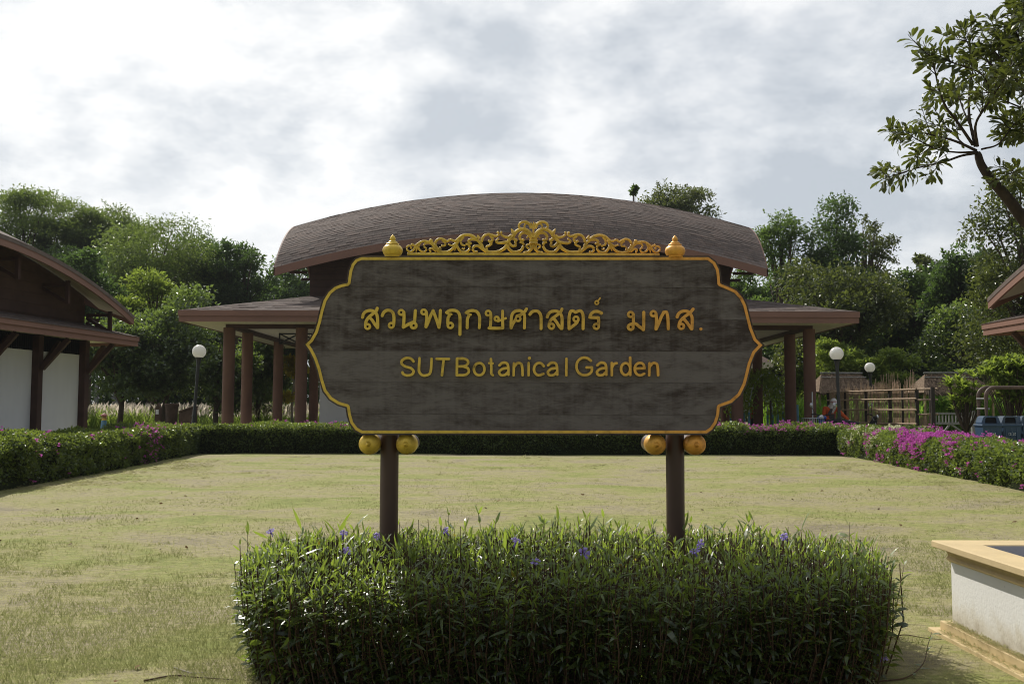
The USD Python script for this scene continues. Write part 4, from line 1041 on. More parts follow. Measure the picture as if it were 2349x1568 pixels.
def right_pale(p, q, rng):
    return np.clip((fbm(p * 1.9, 3, 55) - .45) * 7, 0, 1) * np.exp(-(((p[:, 1] - 25.2) / 1.2) ** 2)) * (p[:, 2] > .3)


def back_flow(p, q, rng):
    n1 = fbm(p * 1.5, 3, 31); top = (p[:, 2] > .62)
    w = np.clip((n1 - .42) * 7, 0, 1) * top
    xs_ = p[:, 0]
    return w * (np.exp(-((xs_ - 7.3) / 2.2) ** 2) + .5 * np.exp(-((xs_ - 10.3) / 2.) ** 2) + .45 * np.exp(-((xs_ + 6.3) / 2.4) ** 2) + .03)


hedge('hedge', 'low clipped hedge crossing the far end of the lawn, pink flowers along its top', -10.6, 11.4, 27.5, 28.7, .82, 21, [('pink_bracts', 'fl_magenta', back_flow, 240)], 1250)
hedge('hedge', 'long clipped green hedge along the left side of the lawn', -9.65, -8.15, 12.5, 27.6, .80, 22, [('pink_bracts', 'fl_magenta', nearpts([(-8.3, 23.0, .45, .95), (-8.6, 17.5, .9, .10), (-8.8, 21, 1.2, .10)], 1.5), 90), ('cream_bracts', 'fl_pale', nearpts([(-8.4, 19., .5, .1)], 1.), 4)], 1500, slant=-.07, yr=21.5)
hedge('hedge', 'hedge full of magenta and cream blossom along the right side of the lawn', 8.30, 9.7, 11.5, 27.4, .71, 23, [('magenta_bracts', 'fl_magenta', right_flow, 1250), ('cream_bracts', 'fl_pale', right_pale, 210)], 1500, top_bright=.42, slant=.085, yr=20.)

# ------------------------------------------------------------------ globe lamps
lamp0 = thing('garden_lamp', 'white globe lamp on a leaning black post left of the pavilion', 'lamp', 'globe lamps', None, (0, 0, 0))


def lamp_parts(t):
    prof = [(0, 0), (.11, 0), (.11, .05), (.08, .08), (.065, .14), (.06, .75), (.075, .77), (.075, .80), (.058, .83), (.055, 1.0), (.07, 1.02), (.07, 1.05), (.05, 1.08), (.045, 1.9), (.05, 2.55), (.075, 2.72), (.085, 2.76), (.11, 2.78), (.11, 2.80), (0, 2.80)]
    mesh(t, 'post', revolve(prof, 20), M['lamppost'], 40)
    mesh(t, 'globe', sphere(.205, (0, 0, 2.975), 4), M['globe'], True)


lamp_parts(lamp0)
lp = at(445, 966, 30.); lt = at(454.5, 803, 30.)
px0 = UsdGeom.Xform(stage.GetPrimAtPath(lamp0)); px0.ClearXformOpOrder()
px0.AddTranslateOp(opSuffix='place').Set((float(lp[0] - .06), 30., 0.)); px0.AddRotateYOp(opSuffix='lean').Set(3.2)
for vx, Yl, lab in ((1923, 30., 'taller looking globe lamp by the gardener at the bamboo fence'), (1998, 40., 'smaller globe lamp in front of the bamboo fence, farther off')):
    p = at(vx, 850, Yl); q = copy_of(lamp0, 'garden_lamp', (p[0], Yl, .0), 0, label=lab, cat='lamp', group='globe lamps')
    x = UsdGeom.Xform(stage.GetPrimAtPath(q)); x.ClearXformOpOrder(); x.AddTranslateOp(opSuffix='place').Set((float(p[0] + .03), Yl, -.02)); x.AddRotateYOp(opSuffix='lean').Set(-1.4)

# ------------------------------------------------------------------ trees
# (name, label, centre in view, half sizes, depth, leaf material, leaves, length, width, options)
T = [
    ('tree', 'broad feathery tree at the far left, tallest crown over the left hall', (55, 520), (95, 85), 62, 'lf_feather', 9000, .26, .10, dict(nb=20, droop=.5)),
    ('tree', 'feathery tree second from the left, its top level with the tallest', (175, 530), (78, 86), 64, 'lf_feather', 8000, .26, .10, dict(nb=19, droop=.5)),
    ('tree', 'feathery tree with a thin top sloping right, third from the left', (278, 570), (85, 92), 66, 'lf_feather', 8000, .26, .10, dict(nb=19, droop=.5)),
    ('tree', 'bright spreading feathery tree in front, above the glossy orchard trees', (350, 600), (120, 92), 57, 'lf_feather', 11000, .24, .09, dict(nb=25, droop=.5, sub=(.28, .42))),
    ('tree', 'dark blue green tree against the eave end of the left hall', (205, 655), (72, 78), 46, 'lf_dark', 7500, .22, .11, dict(nb=17)),
    ('tree', 'dark tree with drooping twigs right of the bright feathery one', (478, 628), (62, 84), 60, 'lf_dark', 7500, .24, .10, dict(nb=16)),
    ('tree', 'rounded dark tree next to the left end of the pavilion roof', (560, 622), (60, 80), 58, 'lf_dark', 7500, .24, .10, dict(nb=16)),
    ('tree', 'paler tree seen under the left corner of the arched roof', (668, 668), (72, 66), 66, 'lf_mid', 6500, .26, .11, dict(nb=14)),
    ('tree', 'sunlit yellow green young tree rising behind the glossy orchard trees', (352, 690), (62, 55), 46, 'lf_bright', 3800, .24, .09, dict(nb=14, sub=(.28, .4), gap=.75, clump=9)),
    ('fruit_tree', 'glossy fruit tree with forked trunk next to the left hall', (272, 838), (92, 118), 41, 'lf_gloss', 8500, .20, .11, dict(nb=20, base=272, skirt=False, trunk=.14, rough=1)),
    ('fruit_tree', 'tallest glossy fruit tree, behind the left globe lamp', (395, 808), (98, 128), 43, 'lf_gloss', 9500, .20, .11, dict(nb=22, base=372, skirt=False, trunk=.15)),
    ('fruit_tree', 'glossy fruit tree whose low crown is right of the left lamp', (505, 858), (68, 92), 42, 'lf_gloss', 6500, .20, .11, dict(nb=17, base=499, skirt=False, trunk=.13)),
    ('fruit_tree', 'glossy fruit tree seen between the left pavilion columns', (605, 850), (62, 98), 45, 'lf_gloss', 6500, .20, .11, dict(nb=17, base=600, skirt=False, trunk=.13)),
    ('young_tree', 'slim pale trunked tree with yellow leaves between the pavilion columns', (676, 840), (26, 32), 44.5, 'lf_yellow', 700, .20, .08, dict(nb=9, skirt=False, bark='palebark', trunk=.07, base=671, clump=8, blobs=[(662, 912, 16, 9)])),
    ('tree', 'sapling with a tuft of leaves poking above the pavilion roof', (1453, 438), (7, 13), 60, 'lf_mid', 34, .24, .12, dict(nb=6, skirt=False, trunk=.05, clump=6)),
    ('tree', 'round topped tree showing above the right half of the pavilion roof', (1550, 470), (68, 50), 76, 'lf_olive', 4200, .34, .12, dict(nb=17, droop=.7, clump=10, sub=(.25, .4), gap=.75)),
    ('tree', 'thin sparse willowy tree right of the pavilion roof', (1795, 590), (62, 100), 56, 'lf_mid', 5200, .20, .09, dict(nb=22, sub=(.18, .32), gap=.85, clump=9, cr=.34)),
    ('tree', 'tall dark tree with a creeper covered peak, highest behind the pavilion', (1918, 640), (80, 120), 54, 'lf_dark', 9000, .22, .11, dict(nb=19, blobs=[(1922, 500, 34, 44), (1945, 478, 14, 22), (1905, 560, 45, 40)])),
    ('tree', 'sparse twiggy tree leaning right of the creeper covered peak', (1985, 565), (52, 72), 58, 'lf_olive', 2600, .22, .09, dict(nb=19, sub=(.14, .26), gap=.9, clump=8)),
    ('tree', 'large olive tinted tree with layered boughs behind the right pavilion eave', (1925, 705), (112, 108), 47, 'lf_olive', 10500, .22, .11, dict(nb=25, sub=(.26, .42))),
    ('tree', 'green tree with light top shoots in the dip of the right tree line', (2080, 700), (72, 88), 56, 'lf_mid', 7500, .26, .12, dict(nb=17)),
    ('tree', 'small airy tree peeping over the dip of the right tree line', (2122, 600), (24, 22), 72, 'lf_olive', 700, .30, .12, dict(nb=9, clump=7)),
    ('tree', 'dark broad leaved tree with domed top beside the right edge tree', (2205, 660), (76, 98), 52, 'lf_dark', 9000, .28, .14, dict(nb=19)),
    ('tree', 'tall light leaved tree at the right edge behind the near branch', (2345, 560), (105, 185), 36, 'lf_olive', 10000, .17, .085, dict(nb=32, sub=(.2, .34), gap=.8, clump=10)),
    ('tree', 'glossy leaved tree standing behind the right hall', (2225, 800), (95, 90), 46, 'lf_gloss', 8000, .21, .11, dict(nb=19)),
    ('tree', 'dark shaded tree filling the gap behind the right pavilion columns', (1790, 800), (120, 100), 58, 'lf_dark', 8000, .28, .13, dict(nb=17)),
    ('tree', 'dark multi stemmed tree above the thatched huts', (2065, 800), (95, 90), 57, 'lf_dark', 8000, .28, .13, dict(nb=17)),
    ('small_tree', 'light green young tree behind the taller looking lamp by the gardener', (1925, 838), (52, 62), 44, 'lf_bright', 3600, .20, .10, dict(nb=17, trunk=.07, sub=(.25, .4))),
    ('small_tree', 'light green bushy young tree behind the smaller globe lamp', (2030, 845), (56, 45), 43, 'lf_bright', 3600, .20, .10, dict(nb=17, trunk=.07, sub=(.25, .4))),
    ('small_tree', 'green young tree seen between the right pavilion columns', (1835, 872), (22, 40), 46, 'lf_bright', 1300, .20, .10, dict(nb=11, trunk=.06)),
    ('small_tree', 'leafy light green shrub at the right edge over the bins', (2335, 860), (48, 42), 30, 'lf_bright', 1800, .19, .085, dict(nb=14, trunk=.05, sub=(.25, .4))),
    ('tree', 'green tree filling the view under the right end of the arched roof', (1722, 690), (62, 62), 61, 'lf_mid', 5500, .24, .11, dict(nb=16)),
    ('tree', 'deep green tree below the thin willowy one, right of the arched roof', (1845, 690), (75, 78), 60, 'lf_dark', 6500, .26, .12, dict(nb=16)),
    ('tree', 'dark tree between the tallest left crowns and the dark tree by the left hall', (130, 640), (90, 80), 60, 'lf_dark', 6500, .26, .12, dict(nb=16)),
    ('tree', 'dark tree low in the right tree line behind the glossy leaved tree', (2150, 720), (90, 80), 62, 'lf_dark', 6500, .28, .13, dict(nb=16)),
    ('tree', 'deep green tree behind the bright feathery one, left of the pavilion', (420, 650), (80, 70), 64, 'lf_dark', 6500, .26, .12, dict(nb=16)),
    ('tree', 'wide dark tree hidden mostly by the left pavilion columns', (620, 780), (110, 110), 62, 'lf_dark', 8500, .30, .14, dict(nb=17)),
    ('tree', 'deep green tree in the shade behind the orchard trees', (420, 790), (120, 110), 60, 'lf_dark', 8500, .30, .14, dict(nb=17)),
]
for k, (nm, lab, v, rv, Yt, mt, n, L, W, opt) in enumerate(T):
    opt.pop('rough', None)
    tree(nm, lab, v, rv, Yt, mt, int(n * (3.2 if 'feather' in mt else 2.2)), L * (.8 if 'feather' in mt else .92), W * (.8 if 'feather' in mt else .92), seed=k, cat_='tree', **opt)


def undergrowth():
    rng = np.random.default_rng(8); parts = []
    for k in range(150):
        x = -52 + 104 * (k + rng.random()) / 150; y = rng.uniform(64, 72); h = rng.uniform(4.5, 9.5)
        parts.append(blob_leaves(rng, np.array([x, y, h * .5]), np.array([1.6, 1.4, h * .62]), 520, .42, .22, 12, .45, .2))
    for k in range(60):
        x = rng.choice([rng.uniform(-26, -7), rng.uniform(9, 30)]); y = rng.uniform(57, 62); h = rng.uniform(2.2, 5.)
        parts.append(blob_leaves(rng, np.array([x, y, h * .5]), np.array([1.5, 1.2, h * .62]), 300, .34, .17, 12, .3, .2))
    v, f, t = join(parts)
    mesh('/World', 'undergrowth', (v, f), M['lf_dark'], tint=t, kind='stuff', label='dark undergrowth filling the shade below the far trees', cat='undergrowth')


undergrowth()


def near_tree():
    """the leathery leaved tree whose branch reaches in from the right edge"""
    rng = np.random.default_rng(4); Yn = 8.7
    Z6 = lambda x, y, dy=0.: at(1978.6 + x * .3293, y * .3293, Yn + dy)
    t = thing('near_tree', 'big leaved tree reaching into the upper right corner on a bent branch', 'tree')
    tr = spline([(6.3, 9.2, -.05), (6.1, 9.1, 1.2), (5.3, 8.9, 2.2), Z6(1240, 1640), Z6(1125, 1530), Z6(1010, 1380), Z6(900, 1255), Z6(828, 1150), Z6(800, 1060)], 48)
    mesh(t, 'trunk', tube(tr, np.interp(np.linspace(0, 1, len(tr)), [0, .35, .8, .97, 1], [.09, .06, .038, .032, .022]), 12), M['darkbark'], True)
    Br = [([(800, 1065), (690, 1085), (560, 1130), (400, 1165), (250, 1212), (130, 1252)], -.3), ([(795, 1050), (650, 985), (520, 950), (380, 922), (262, 942)], .2),
          ([(770, 1010), (660, 850), (590, 760), (540, 650), (510, 520), (490, 420), (480, 345)], -.2), ([(785, 1020), (742, 800), (748, 600), (768, 480), (760, 330), (700, 265)], .3),
          ([(800, 1020), (790, 860), (890, 700), (980, 560), (1060, 430)], -.4), ([(830, 1040), (950, 1000), (1060, 860), (1150, 800)], .1), ([(1220, 900), (1120, 640), (985, 440), (890, 320), (820, 200)], .5),
          ([(1230, 560), (1100, 300), (1060, 160), (1105, 30)], .2), ([(1200, 1120), (1080, 1190), (970, 1225)], -.3), ([(800, 1060), (700, 1000), (600, 900), (520, 870)], .4), ([(790, 1060), (640, 1060), (520, 1040), (440, 1000)], -.5),
          ([(1210, 800), (1080, 740), (960, 690), (860, 640)], .6), ([(1220, 700), (1130, 560), (1040, 540), (920, 500)], -.6), ([(1240, 420), (1150, 330), (1030, 300), (930, 260)], .4), ([(1230, 1000), (1110, 960), (1000, 920)], .5), ([(900, 690), (860, 560), (800, 500), (690, 450)], -.5),
          ([(1240, 260), (1160, 180), (1130, 90)], -.3), ([(1300, 640), (1190, 470), (1120, 330), (1080, 250)], .2), ([(1300, 800), (1180, 640), (1080, 600), (1010, 610)], -.2), ([(1280, 480), (1180, 380), (1100, 420), (1020, 400)], .3), ([(1300, 330), (1200, 120), (1150, 20)], .1), ([(980, 560), (930, 480), (870, 420), (840, 330)], .2), ([(1280, 1010), (1170, 900), (1080, 870)], .2), ([(780, 940), (700, 760), (660, 640), (620, 570)], .6)]
    parts, tw = [], []
    for pts, dep in Br:
        P = spline([Z6(x, y, dep * (i / len(pts)) * 1.6) for i, (x, y) in enumerate(pts)], 30)
        tw.append(tube(P, np.linspace(.014 if len(pts) > 4 else .010, .003, len(P)), 6))
        # side twigs
        tips = [(P, .35)]
        for k in range(7 if len(pts) > 4 else 5):
            i = rng.integers(len(P) // 3, len(P) - 2); dirv = unit(P[i + 1] - P[i]); s = unit(dirv * .6 + rng.normal(size=3) * .7)
            Q = P[i] + s * np.linspace(0, rng.uniform(.12, .3), 8)[:, None] + np.array([0, 0, .05]) * np.linspace(0, 1, 8)[:, None] ** 2
            tw.append(tube(Q, np.linspace(.005, .0025, 8), 5)); tips.append((Q, .1))
        for Q, st in tips:
            m = int((32 if st > .2 else 18) * (len(pts) / 5 if st > .2 else 1))
            s = st + (1 - st) * rng.random(m) ** .55; i = np.minimum((s * (len(Q) - 1)).astype(int), len(Q) - 2)
            ax = unit(Q[i + 1] - Q[i]); rad = unit(np.cross(ax, rng.normal(size=(m, 3))))
            d = unit(ax * rng.uniform(.2, 1.1, (m, 1)) + rad * .9 + np.array([0, 0, -.05])); L = rng.uniform(.07, .13, m)
            nr = unit(np.array([0, 0, 1.]) + rng.normal(size=(m, 3)) * .5)
            parts.append(leaves(Q[i] + d * .012, d, nr, L, L * rng.uniform(.26, .34, m), rng.random(m) ** 1.3, 3, .18))
    mesh(t, 'branches', cat(tw), M['darkbark'], True)
    v, f, tt = join(parts)
    mesh(t, 'foliage', (v, f), M['lf_near'], tint=tt, kind='stuff')


near_tree()


def frangipani(name, label, v, rv, Yf, nros, seed, base):
    rng = np.random.default_rng(seed)
    t = thing(name, label, 'shrub')
    c = at(*v, Yf); R = np.array([rv[0], rv[0] * .8, rv[1]]) / ppm(Yf); foot = np.array([at(base, 900, Yf)[0], Yf, 0.])
    fork = foot + [0, 0, .55]; tw, parts = [tube([foot, fork], [.05, .045], 8)], []
    for k in range(nros):
        d = sphere_dirs(rng, 1)[0]; p = c + d * R * rng.random() ** .35
        if p[2] < .35: p[2] = .35 + rng.random() * .5
        tw.append(tube(spline([fork, (fork * .5 + p * .5) + [0, 0, -.12], p], 8), np.linspace(.016, .010, 9), 5, False))
        m = rng.integers(11, 18); a = np.arange(m) * 2.4; up = np.linspace(.25, 1.5, m)
        dd = np.stack([np.cos(a), np.sin(a), up], -1); L = rng.uniform(.24, .38, m)
        parts.append(leaves(np.tile(p, (m, 1)), dd, np.stack([-np.cos(a), -np.sin(a), np.ones(m)], -1), L, L * .24, np.clip(rng.normal(.6, .25, m), 0, 1), 2, .25))
    mesh(t, 'branches', cat(tw), M['bark'], True)
    v_, f, tt = join(parts)
    mesh(t, 'foliage', (v_, f), M['lf_bright'], tint=tt, kind='stuff')


frangipani('frangipani', 'frangipani with whorls of long light green leaves left of the pipe frame', (2215, 905), (52, 50), 31., 42, 1, 2215)
frangipani('frangipani', 'frangipani behind the blue bins, its leaf whorls above the pipe frame', (2310, 872), (66, 48), 30., 54, 2, 2320)


def blades(name, label, xr, yr, n, h, W, mat, seed, plume=False, zfun=None):
    rng = np.random.default_rng(seed); x, y = rng.uniform(*xr, n), rng.uniform(*yr, n)
    k = fbm(np.stack([x * .5, y * .5, 0 * x], -1), 3, seed); H = h * (.55 + .75 * k) * rng.uniform(.7, 1.1, n)
    a = rng.uniform(0, 6.28, n); d = np.stack([np.cos(a) * .28, np.sin(a) * .28, np.ones(n)], -1)
    base = np.stack([x, y, np.zeros(n)], -1)
    t = thing(name, label, 'grass', kind='stuff')
    v, f, tt = leaves(base, d, np.stack([np.sin(a), -np.cos(a) - .5, .2 + 0 * a], -1), H, W, np.clip(k + rng.normal(size=n) * .2, 0, 1), 2, .25)
    mesh(t, 'grass_blades', (v, f), M[mat], tint=tt, kind='stuff')
    if plume:
        m = 4200; i = rng.integers(0, n, m); b = base[i] + unit(d[i]) * (h * rng.uniform(.62, 1.0, m))[:, None]
        dd = np.stack([rng.normal(.15, .3, m), rng.normal(0, .2, m), np.ones(m)], -1)
        v, f, tt = leaves(b, dd, rng.normal(size=(m, 3)), rng.uniform(.2, .38, m), .065, rng.random(m), 2, .2)
        mesh(t, 'plumes', (v, f), M['plume'], tint=tt, kind='stuff')


blades('tall_grass', 'tall grass with pale feathery plumes behind the orchard trees', (-24, -5), (44.5, 50), 16000, 1.3, .05, 'tallgrass', 61, True)
blades('rice_field', 'bright green tall grass field behind the bamboo fence and huts', (11.4, 30), (39.3, 46), 22000, 1.95, .06, 'rice', 62)
blades('short_grass', 'short green grass verge left of the pavilion', (-24, -8.5), (30, 49), 22000, .16, .05, 'tallgrass', 63)

# ------------------------------------------------------------------ things beyond the right hedge
P2 = lambda vx, Yq: at(vx, 900, Yq)[0]
HZ = lambda vx, vy, Yq: at(vx, vy, Yq)[2]


def bamboo_fence():
    rng = np.random.default_rng(15)
    t = thing('bamboo_fence', 'bamboo stick fence on dark poles behind the globe lamps', 'fence')
    A, B = np.array([P2(1900.6, 38.6), 38.6]), np.array([P2(2103, 33.2), 33.2]); C_ = np.array([P2(2139.4, 32.6), 32.6])
    pt = lambda s: A + (B - A) * s
    d = unit(B - A); nrm = np.array([d[1], -d[0]])
    ss = [.0] + [np.linalg.norm(np.array([P2(v, 36), 36]) - A) for v in ()]
    posts = []
    for v in (1939, 1986, 2040.5, 2102.8):
        lo, hi = 0., 1.
        for _ in range(40):
            m = (lo + hi) / 2; q = pt(m)
            if q[0] / q[1] < (v - 1174.5) / FOC: lo = m
            else: hi = m
        posts.append(lo)
    for s in [0.] + posts:
        p = pt(s)
        for off in (0.0, .42):
            q = p + nrm * -off + d * (.12 if off else 0)
            mesh(t, 'post', tube([(q[0], q[1], -.05), (q[0], q[1], 1.98)], .062 if not off else .045, 10), M['bamboo_d'], 40)
    q = C_; mesh(t, 'post', tube([(q[0], q[1], -.05), (q[0], q[1], 2.0)], .068, 10), M['bamboo_d'], 40)
    for z in (.32, .78, 1.25, 1.62, 1.93):
        a, b = pt(-.01), pt(1.0)
        mesh(t, 'rail', tube([(a[0] + .06 * d[1], a[1] - .07, z), (b[0] + .06 * d[1], b[1] - .07, z + .02)], .028, 8), M['bamboo'], 40)
    for z in (.30, .72, 1.12, 1.60, 1.95):
        mesh(t, 'rung', tube([(B[0], B[1] - .08, z), (C_[0] + .12, C_[1] - .08, z + .01)], .032, 8), M['bamboo'], 40)
    st = []
    for k in range(236):
        s = rng.random(); p = pt(s); h = 1.95 + (.08 + .42 * s) * rng.random() + (.25 if rng.random() < .1 else 0)
        r = rng.uniform(.007, .014); ln = rng.normal() * .03
        st.append(tube([(p[0], p[1], 0), (p[0] + ln * d[0], p[1] + ln * d[1], h)], [r, r * .7], 5))
    for k in range(36):
        s = rng.random(); p = B + (C_ - B) * s; st.append(tube([(p[0], p[1] + .05, 0), (p[0], p[1] + .05, rng.uniform(.9, 1.15))], .012, 5))
    big = sorted(range(len(st)), key=lambda i: st[i].bounds[:, 1].mean())
    for i in big[:300]: mesh(t, 'bamboo_stick', st[i], M['bamboo'])


bamboo_fence()


def hut(label, xc, y, wr, we, ridge, eave, dep, seed, hip=True):
    rng = np.random.default_rng(seed)
    t = thing('thatched_hut', label, 'hut', 'thatched huts')
    nx_, ny_ = 40, 8; V, F = [], []
    for side in (-1, 1):
        o = len(V)
        for j in range(ny_ + 1):
            s = j / ny_; half = wr + (we - wr) * s
            for i in range(nx_ + 1):
                u = 2 * i / nx_ - 1
                jag = (rng.random() * .14 if j == ny_ else rng.random() * .02)
                V.append((xc + u * half, y + side * dep * s, ridge + (eave - ridge) * s ** .92 - jag + .03 * rng.random()))
        for j in range(ny_):
            for i in range(nx_):
                a = o + j * (nx_ + 1) + i; b = a + nx_ + 1
                F += [(a, b, a + 1), (a + 1, b, b + 1)] if side == -1 else [(a, a + 1, b), (a + 1, b + 1, b)]
    for sx in (-1, 1):
        o = len(V); V += [(xc + sx * wr, y, ridge), (xc + sx * we, y - dep, eave), (xc + sx * we, y + dep, eave)]; F.append((o, o + 1, o + 2) if sx > 0 else (o, o + 2, o + 1))
    rf = mesh(t, 'thatch_roof', (np.array(V), np.array(F)), M['thatch'])
    # straw lying down the slope
    n = 3200; u = rng.uniform(-1, 1, n); s = rng.random(n) ** .8; half = wr + (we - wr) * s
    base = np.stack([xc + u * half, y - dep * s - .02, ridge + (eave - ridge) * s ** .92 + .03], -1)
    dd = np.stack([rng.normal(size=n) * .15, -np.full(n, dep) + rng.normal(size=n) * .1, np.full(n, eave - ridge) + rng.normal(size=n) * .12], -1)
    v, f, tt = leaves(base, dd, np.tile([0, -.5, 1.], (n, 1)) + rng.normal(size=(n, 3)) * .3, rng.uniform(.15, .4, n), .025, np.clip(rng.normal(.5, .25, n), 0, 1), 1, .0)
    mesh(t, 'straw', (v, f), M['thatchstraw'], tint=tt, kind='stuff')
    mesh(t, 'ridge_pole', tube([(xc - wr - .05, y - .03, ridge + .05), (xc + wr + .05, y - .03, ridge + .05)], .03, 8), M['greywood'], 40)
    mesh(t, 'batten', tube([(xc - wr - .12, y - dep * .22, ridge + (eave - ridge) * .24 + .05), (xc + wr + .12, y - dep * .22, ridge + (eave - ridge) * .24 + .05)], .022, 8), M['greywood'], 40)
    for sx in (-.92, .92):
        for sy in (-.8, .8): mesh(t, 'post', tube([(xc + sx * we, y + sy * dep, -.05), (xc + sx * we, y + sy * dep, eave + .1)], .05, 8), M['bamboo'], 40)


xa, xb = P2(1871, 42), P2(1990, 42)
hut('thatched roof hut left, behind the bamboo fence and gardener', (xa + xb) / 2, 42, (xb - xa) / 2 - .25, (xb - xa) / 2 + .2, HZ(1920, 858, 42), HZ(1880, 898, 41), 1.1, 1)
xa, xb = P2(2108, 40), P2(2245, 40)
hut('thatched roof hut right, between bamboo fence and frangipani', (xa + xb) / 2, 40, (xb - xa) / 2 - .25, (xb - xa) / 2 + .25, HZ(2170, 858, 40), HZ(2120, 900, 39), 1.1, 2)


def railing():
    t = thing('grey_railing', 'low weathered grey railing right of the bamboo fence', 'railing'); y = 36.
    xa, xb = P2(2142, y), P2(2240, y)
    zt, zb = HZ(2180, 947.5, y), HZ(2180, 970.5, y)
    mesh(t, 'rail', bx(xa, xb, y - .04, y + .04, zt - .04, zt + .03), M['greywood']); mesh(t, 'rail', bx(xa, xb, y - .04, y + .04, zb - .04, zb + .04), M['greywood'])
    for k in range(13):
        x = xa + (xb - xa) * (k + .5) / 13
        mesh(t, 'baluster', bx(x - .02, x + .02, y - .02, y + .02, zb + .04, zt - .042), M['greywood'])
    for x in (xa - .05, (xa * .1 + xb * .9)):
        mesh(t, 'post', bx(x - .06, x + .06, y - .06, y + .06, -.05, zt + .25 if x < xa else zt + .1), M['greywood'])
    for a, b in ((.05, .35), (.95, .4)): mesh(t, 'brace', beam((xa + (xb - xa) * a, y, .15), (xa + (xb - xa) * b, y, zb - .05), .06), M['greywood'])


railing()


def pipe_frame():
    t = thing('pipe_frame', 'brown bent pipe frame with short rungs above the blue bins', 'frame')
    y = 28.6
    for vx, dy in ((2244, .5), (2261.5, 0.)):
        x = P2(vx, y + dy); zt = HZ(vx, 888.5, y + dy)
        arc = [(x, y + dy, -.05), (x, y + dy, zt - .25)] + [(x + .25 * (1 - math.cos(a)), y + dy, zt - .25 + .25 * math.sin(a)) for a in np.linspace(.2, 1.57, 6)] + [(x + 3.6, y + dy, zt)]
        mesh(t, 'pipe', tube(arc, .055, 12), M['rust'], 60)
        mesh(t, 'leg', tube([(x + 3.6, y + dy, -.05), (x + 3.6, y + dy, zt)], .055, 12), M['rust'], 60)
    for vy in (914, 937, 960):
        xa, xb = P2(2238, y + .5), P2(2266, y); z = HZ(2250, vy, y)
        mesh(t, 'rung', tube([(xa, y + .44, z), (xb, y - .06, z)], .028, 8), M['greywood'], 40)


pipe_frame()


def bin_parts(t, lid):
    body = trimesh.convex.convex_hull(np.array([(sx * w, sy * d, z) for z, w, d in ((.06, .19, .20), (.84, .26, .29), (.09, .205, .215)) for sx in (-1, 1) for sy in (-1, 1)]))
    mesh(t, 'body', body, M['binblue'])
    mesh(t, 'rim', rbx(-.285, .285, -.315, .315, .842, .895, .012), M['binblue'])
    # hooded lid: arched hood open at the front
    prof = Polygon([(-.255, .897), (-.255, .95), (-.20, 1.10), (-.15, 1.125), (.15, 1.125), (.20, 1.10), (.255, .95), (.255, .897)])
    hole = Polygon([(-.16, .93), (-.15, 1.06), (-.12, 1.085), (.12, 1.085), (.15, 1.06), (.16, .93)])
    ld = mesh(t, 'lid', cat([upright(prof.difference(hole), -.20, .025), upright(prof, .20, .025), upright(prof.difference(prof.buffer(-.02)), -.175, .375), bx(-.27, .27, -.30, -.2, .896, .925)]), M[lid])
    mesh(ld, 'opening', upright(hole.buffer(-.003), -.17, .01), M['bindark'])
    for k in range(3): mesh(t, 'rib', rbx(-.2 + .16 * k, -.16 + .16 * k, -.292, -.27, .3, .8, .006), M['binblue'])
    for s in (-1, 1):
        w = rot(revolve([(0, -.03), (.09, -.03), (.10, -.02), (.10, .02), (.09, .03), (0, .03)], 20), 90, [0, 1, 0])
        mesh(t, 'wheel', moved(w, s * .22, .24, .10), M['bindark'], 40)
    mesh(t, 'handle', tube([(-.2, .32, .87), (-.2, .37, .88), (.2, .37, .88), (.2, .32, .87)], .014, 8), M['binblue'])
    # faded lettering blocks across the front
    sh = [sbox(-.11 + .045 * k, .60 - .012 * (k % 2), -.085 + .045 * k, .66 + .01 * (k % 3)) for k in range(5)]
    sh = [s.difference(sbox(s.bounds[0] + .008, s.bounds[1] + .014, s.bounds[2] - .008 * (i % 2), s.bounds[3] - .015)) for i, s in enumerate(sh)]
    mesh(t, 'print', upright(unary_union(sh), -.288, .01), M['whiteprint'])


for k, (vx, rz, lid, lab) in enumerate(((2264.5, -4, 'binblue', 'blue wheeled bin with hooded lid, leftmost beside the pipe frame'), (2307, 3, 'bingrey', 'blue wheeled bin with pale faded lid, in the middle of the row'), (2346, 12, 'bingrey', 'blue wheeled bin cut by the right edge of the frame'))):
    Yb = 27.9 + .25 * k
    b = thing('waste_bin', lab, 'bin', 'wheeled bins in a row', None, (P2(vx, Yb), Yb, -.02), rz); bin_parts(b, lid)


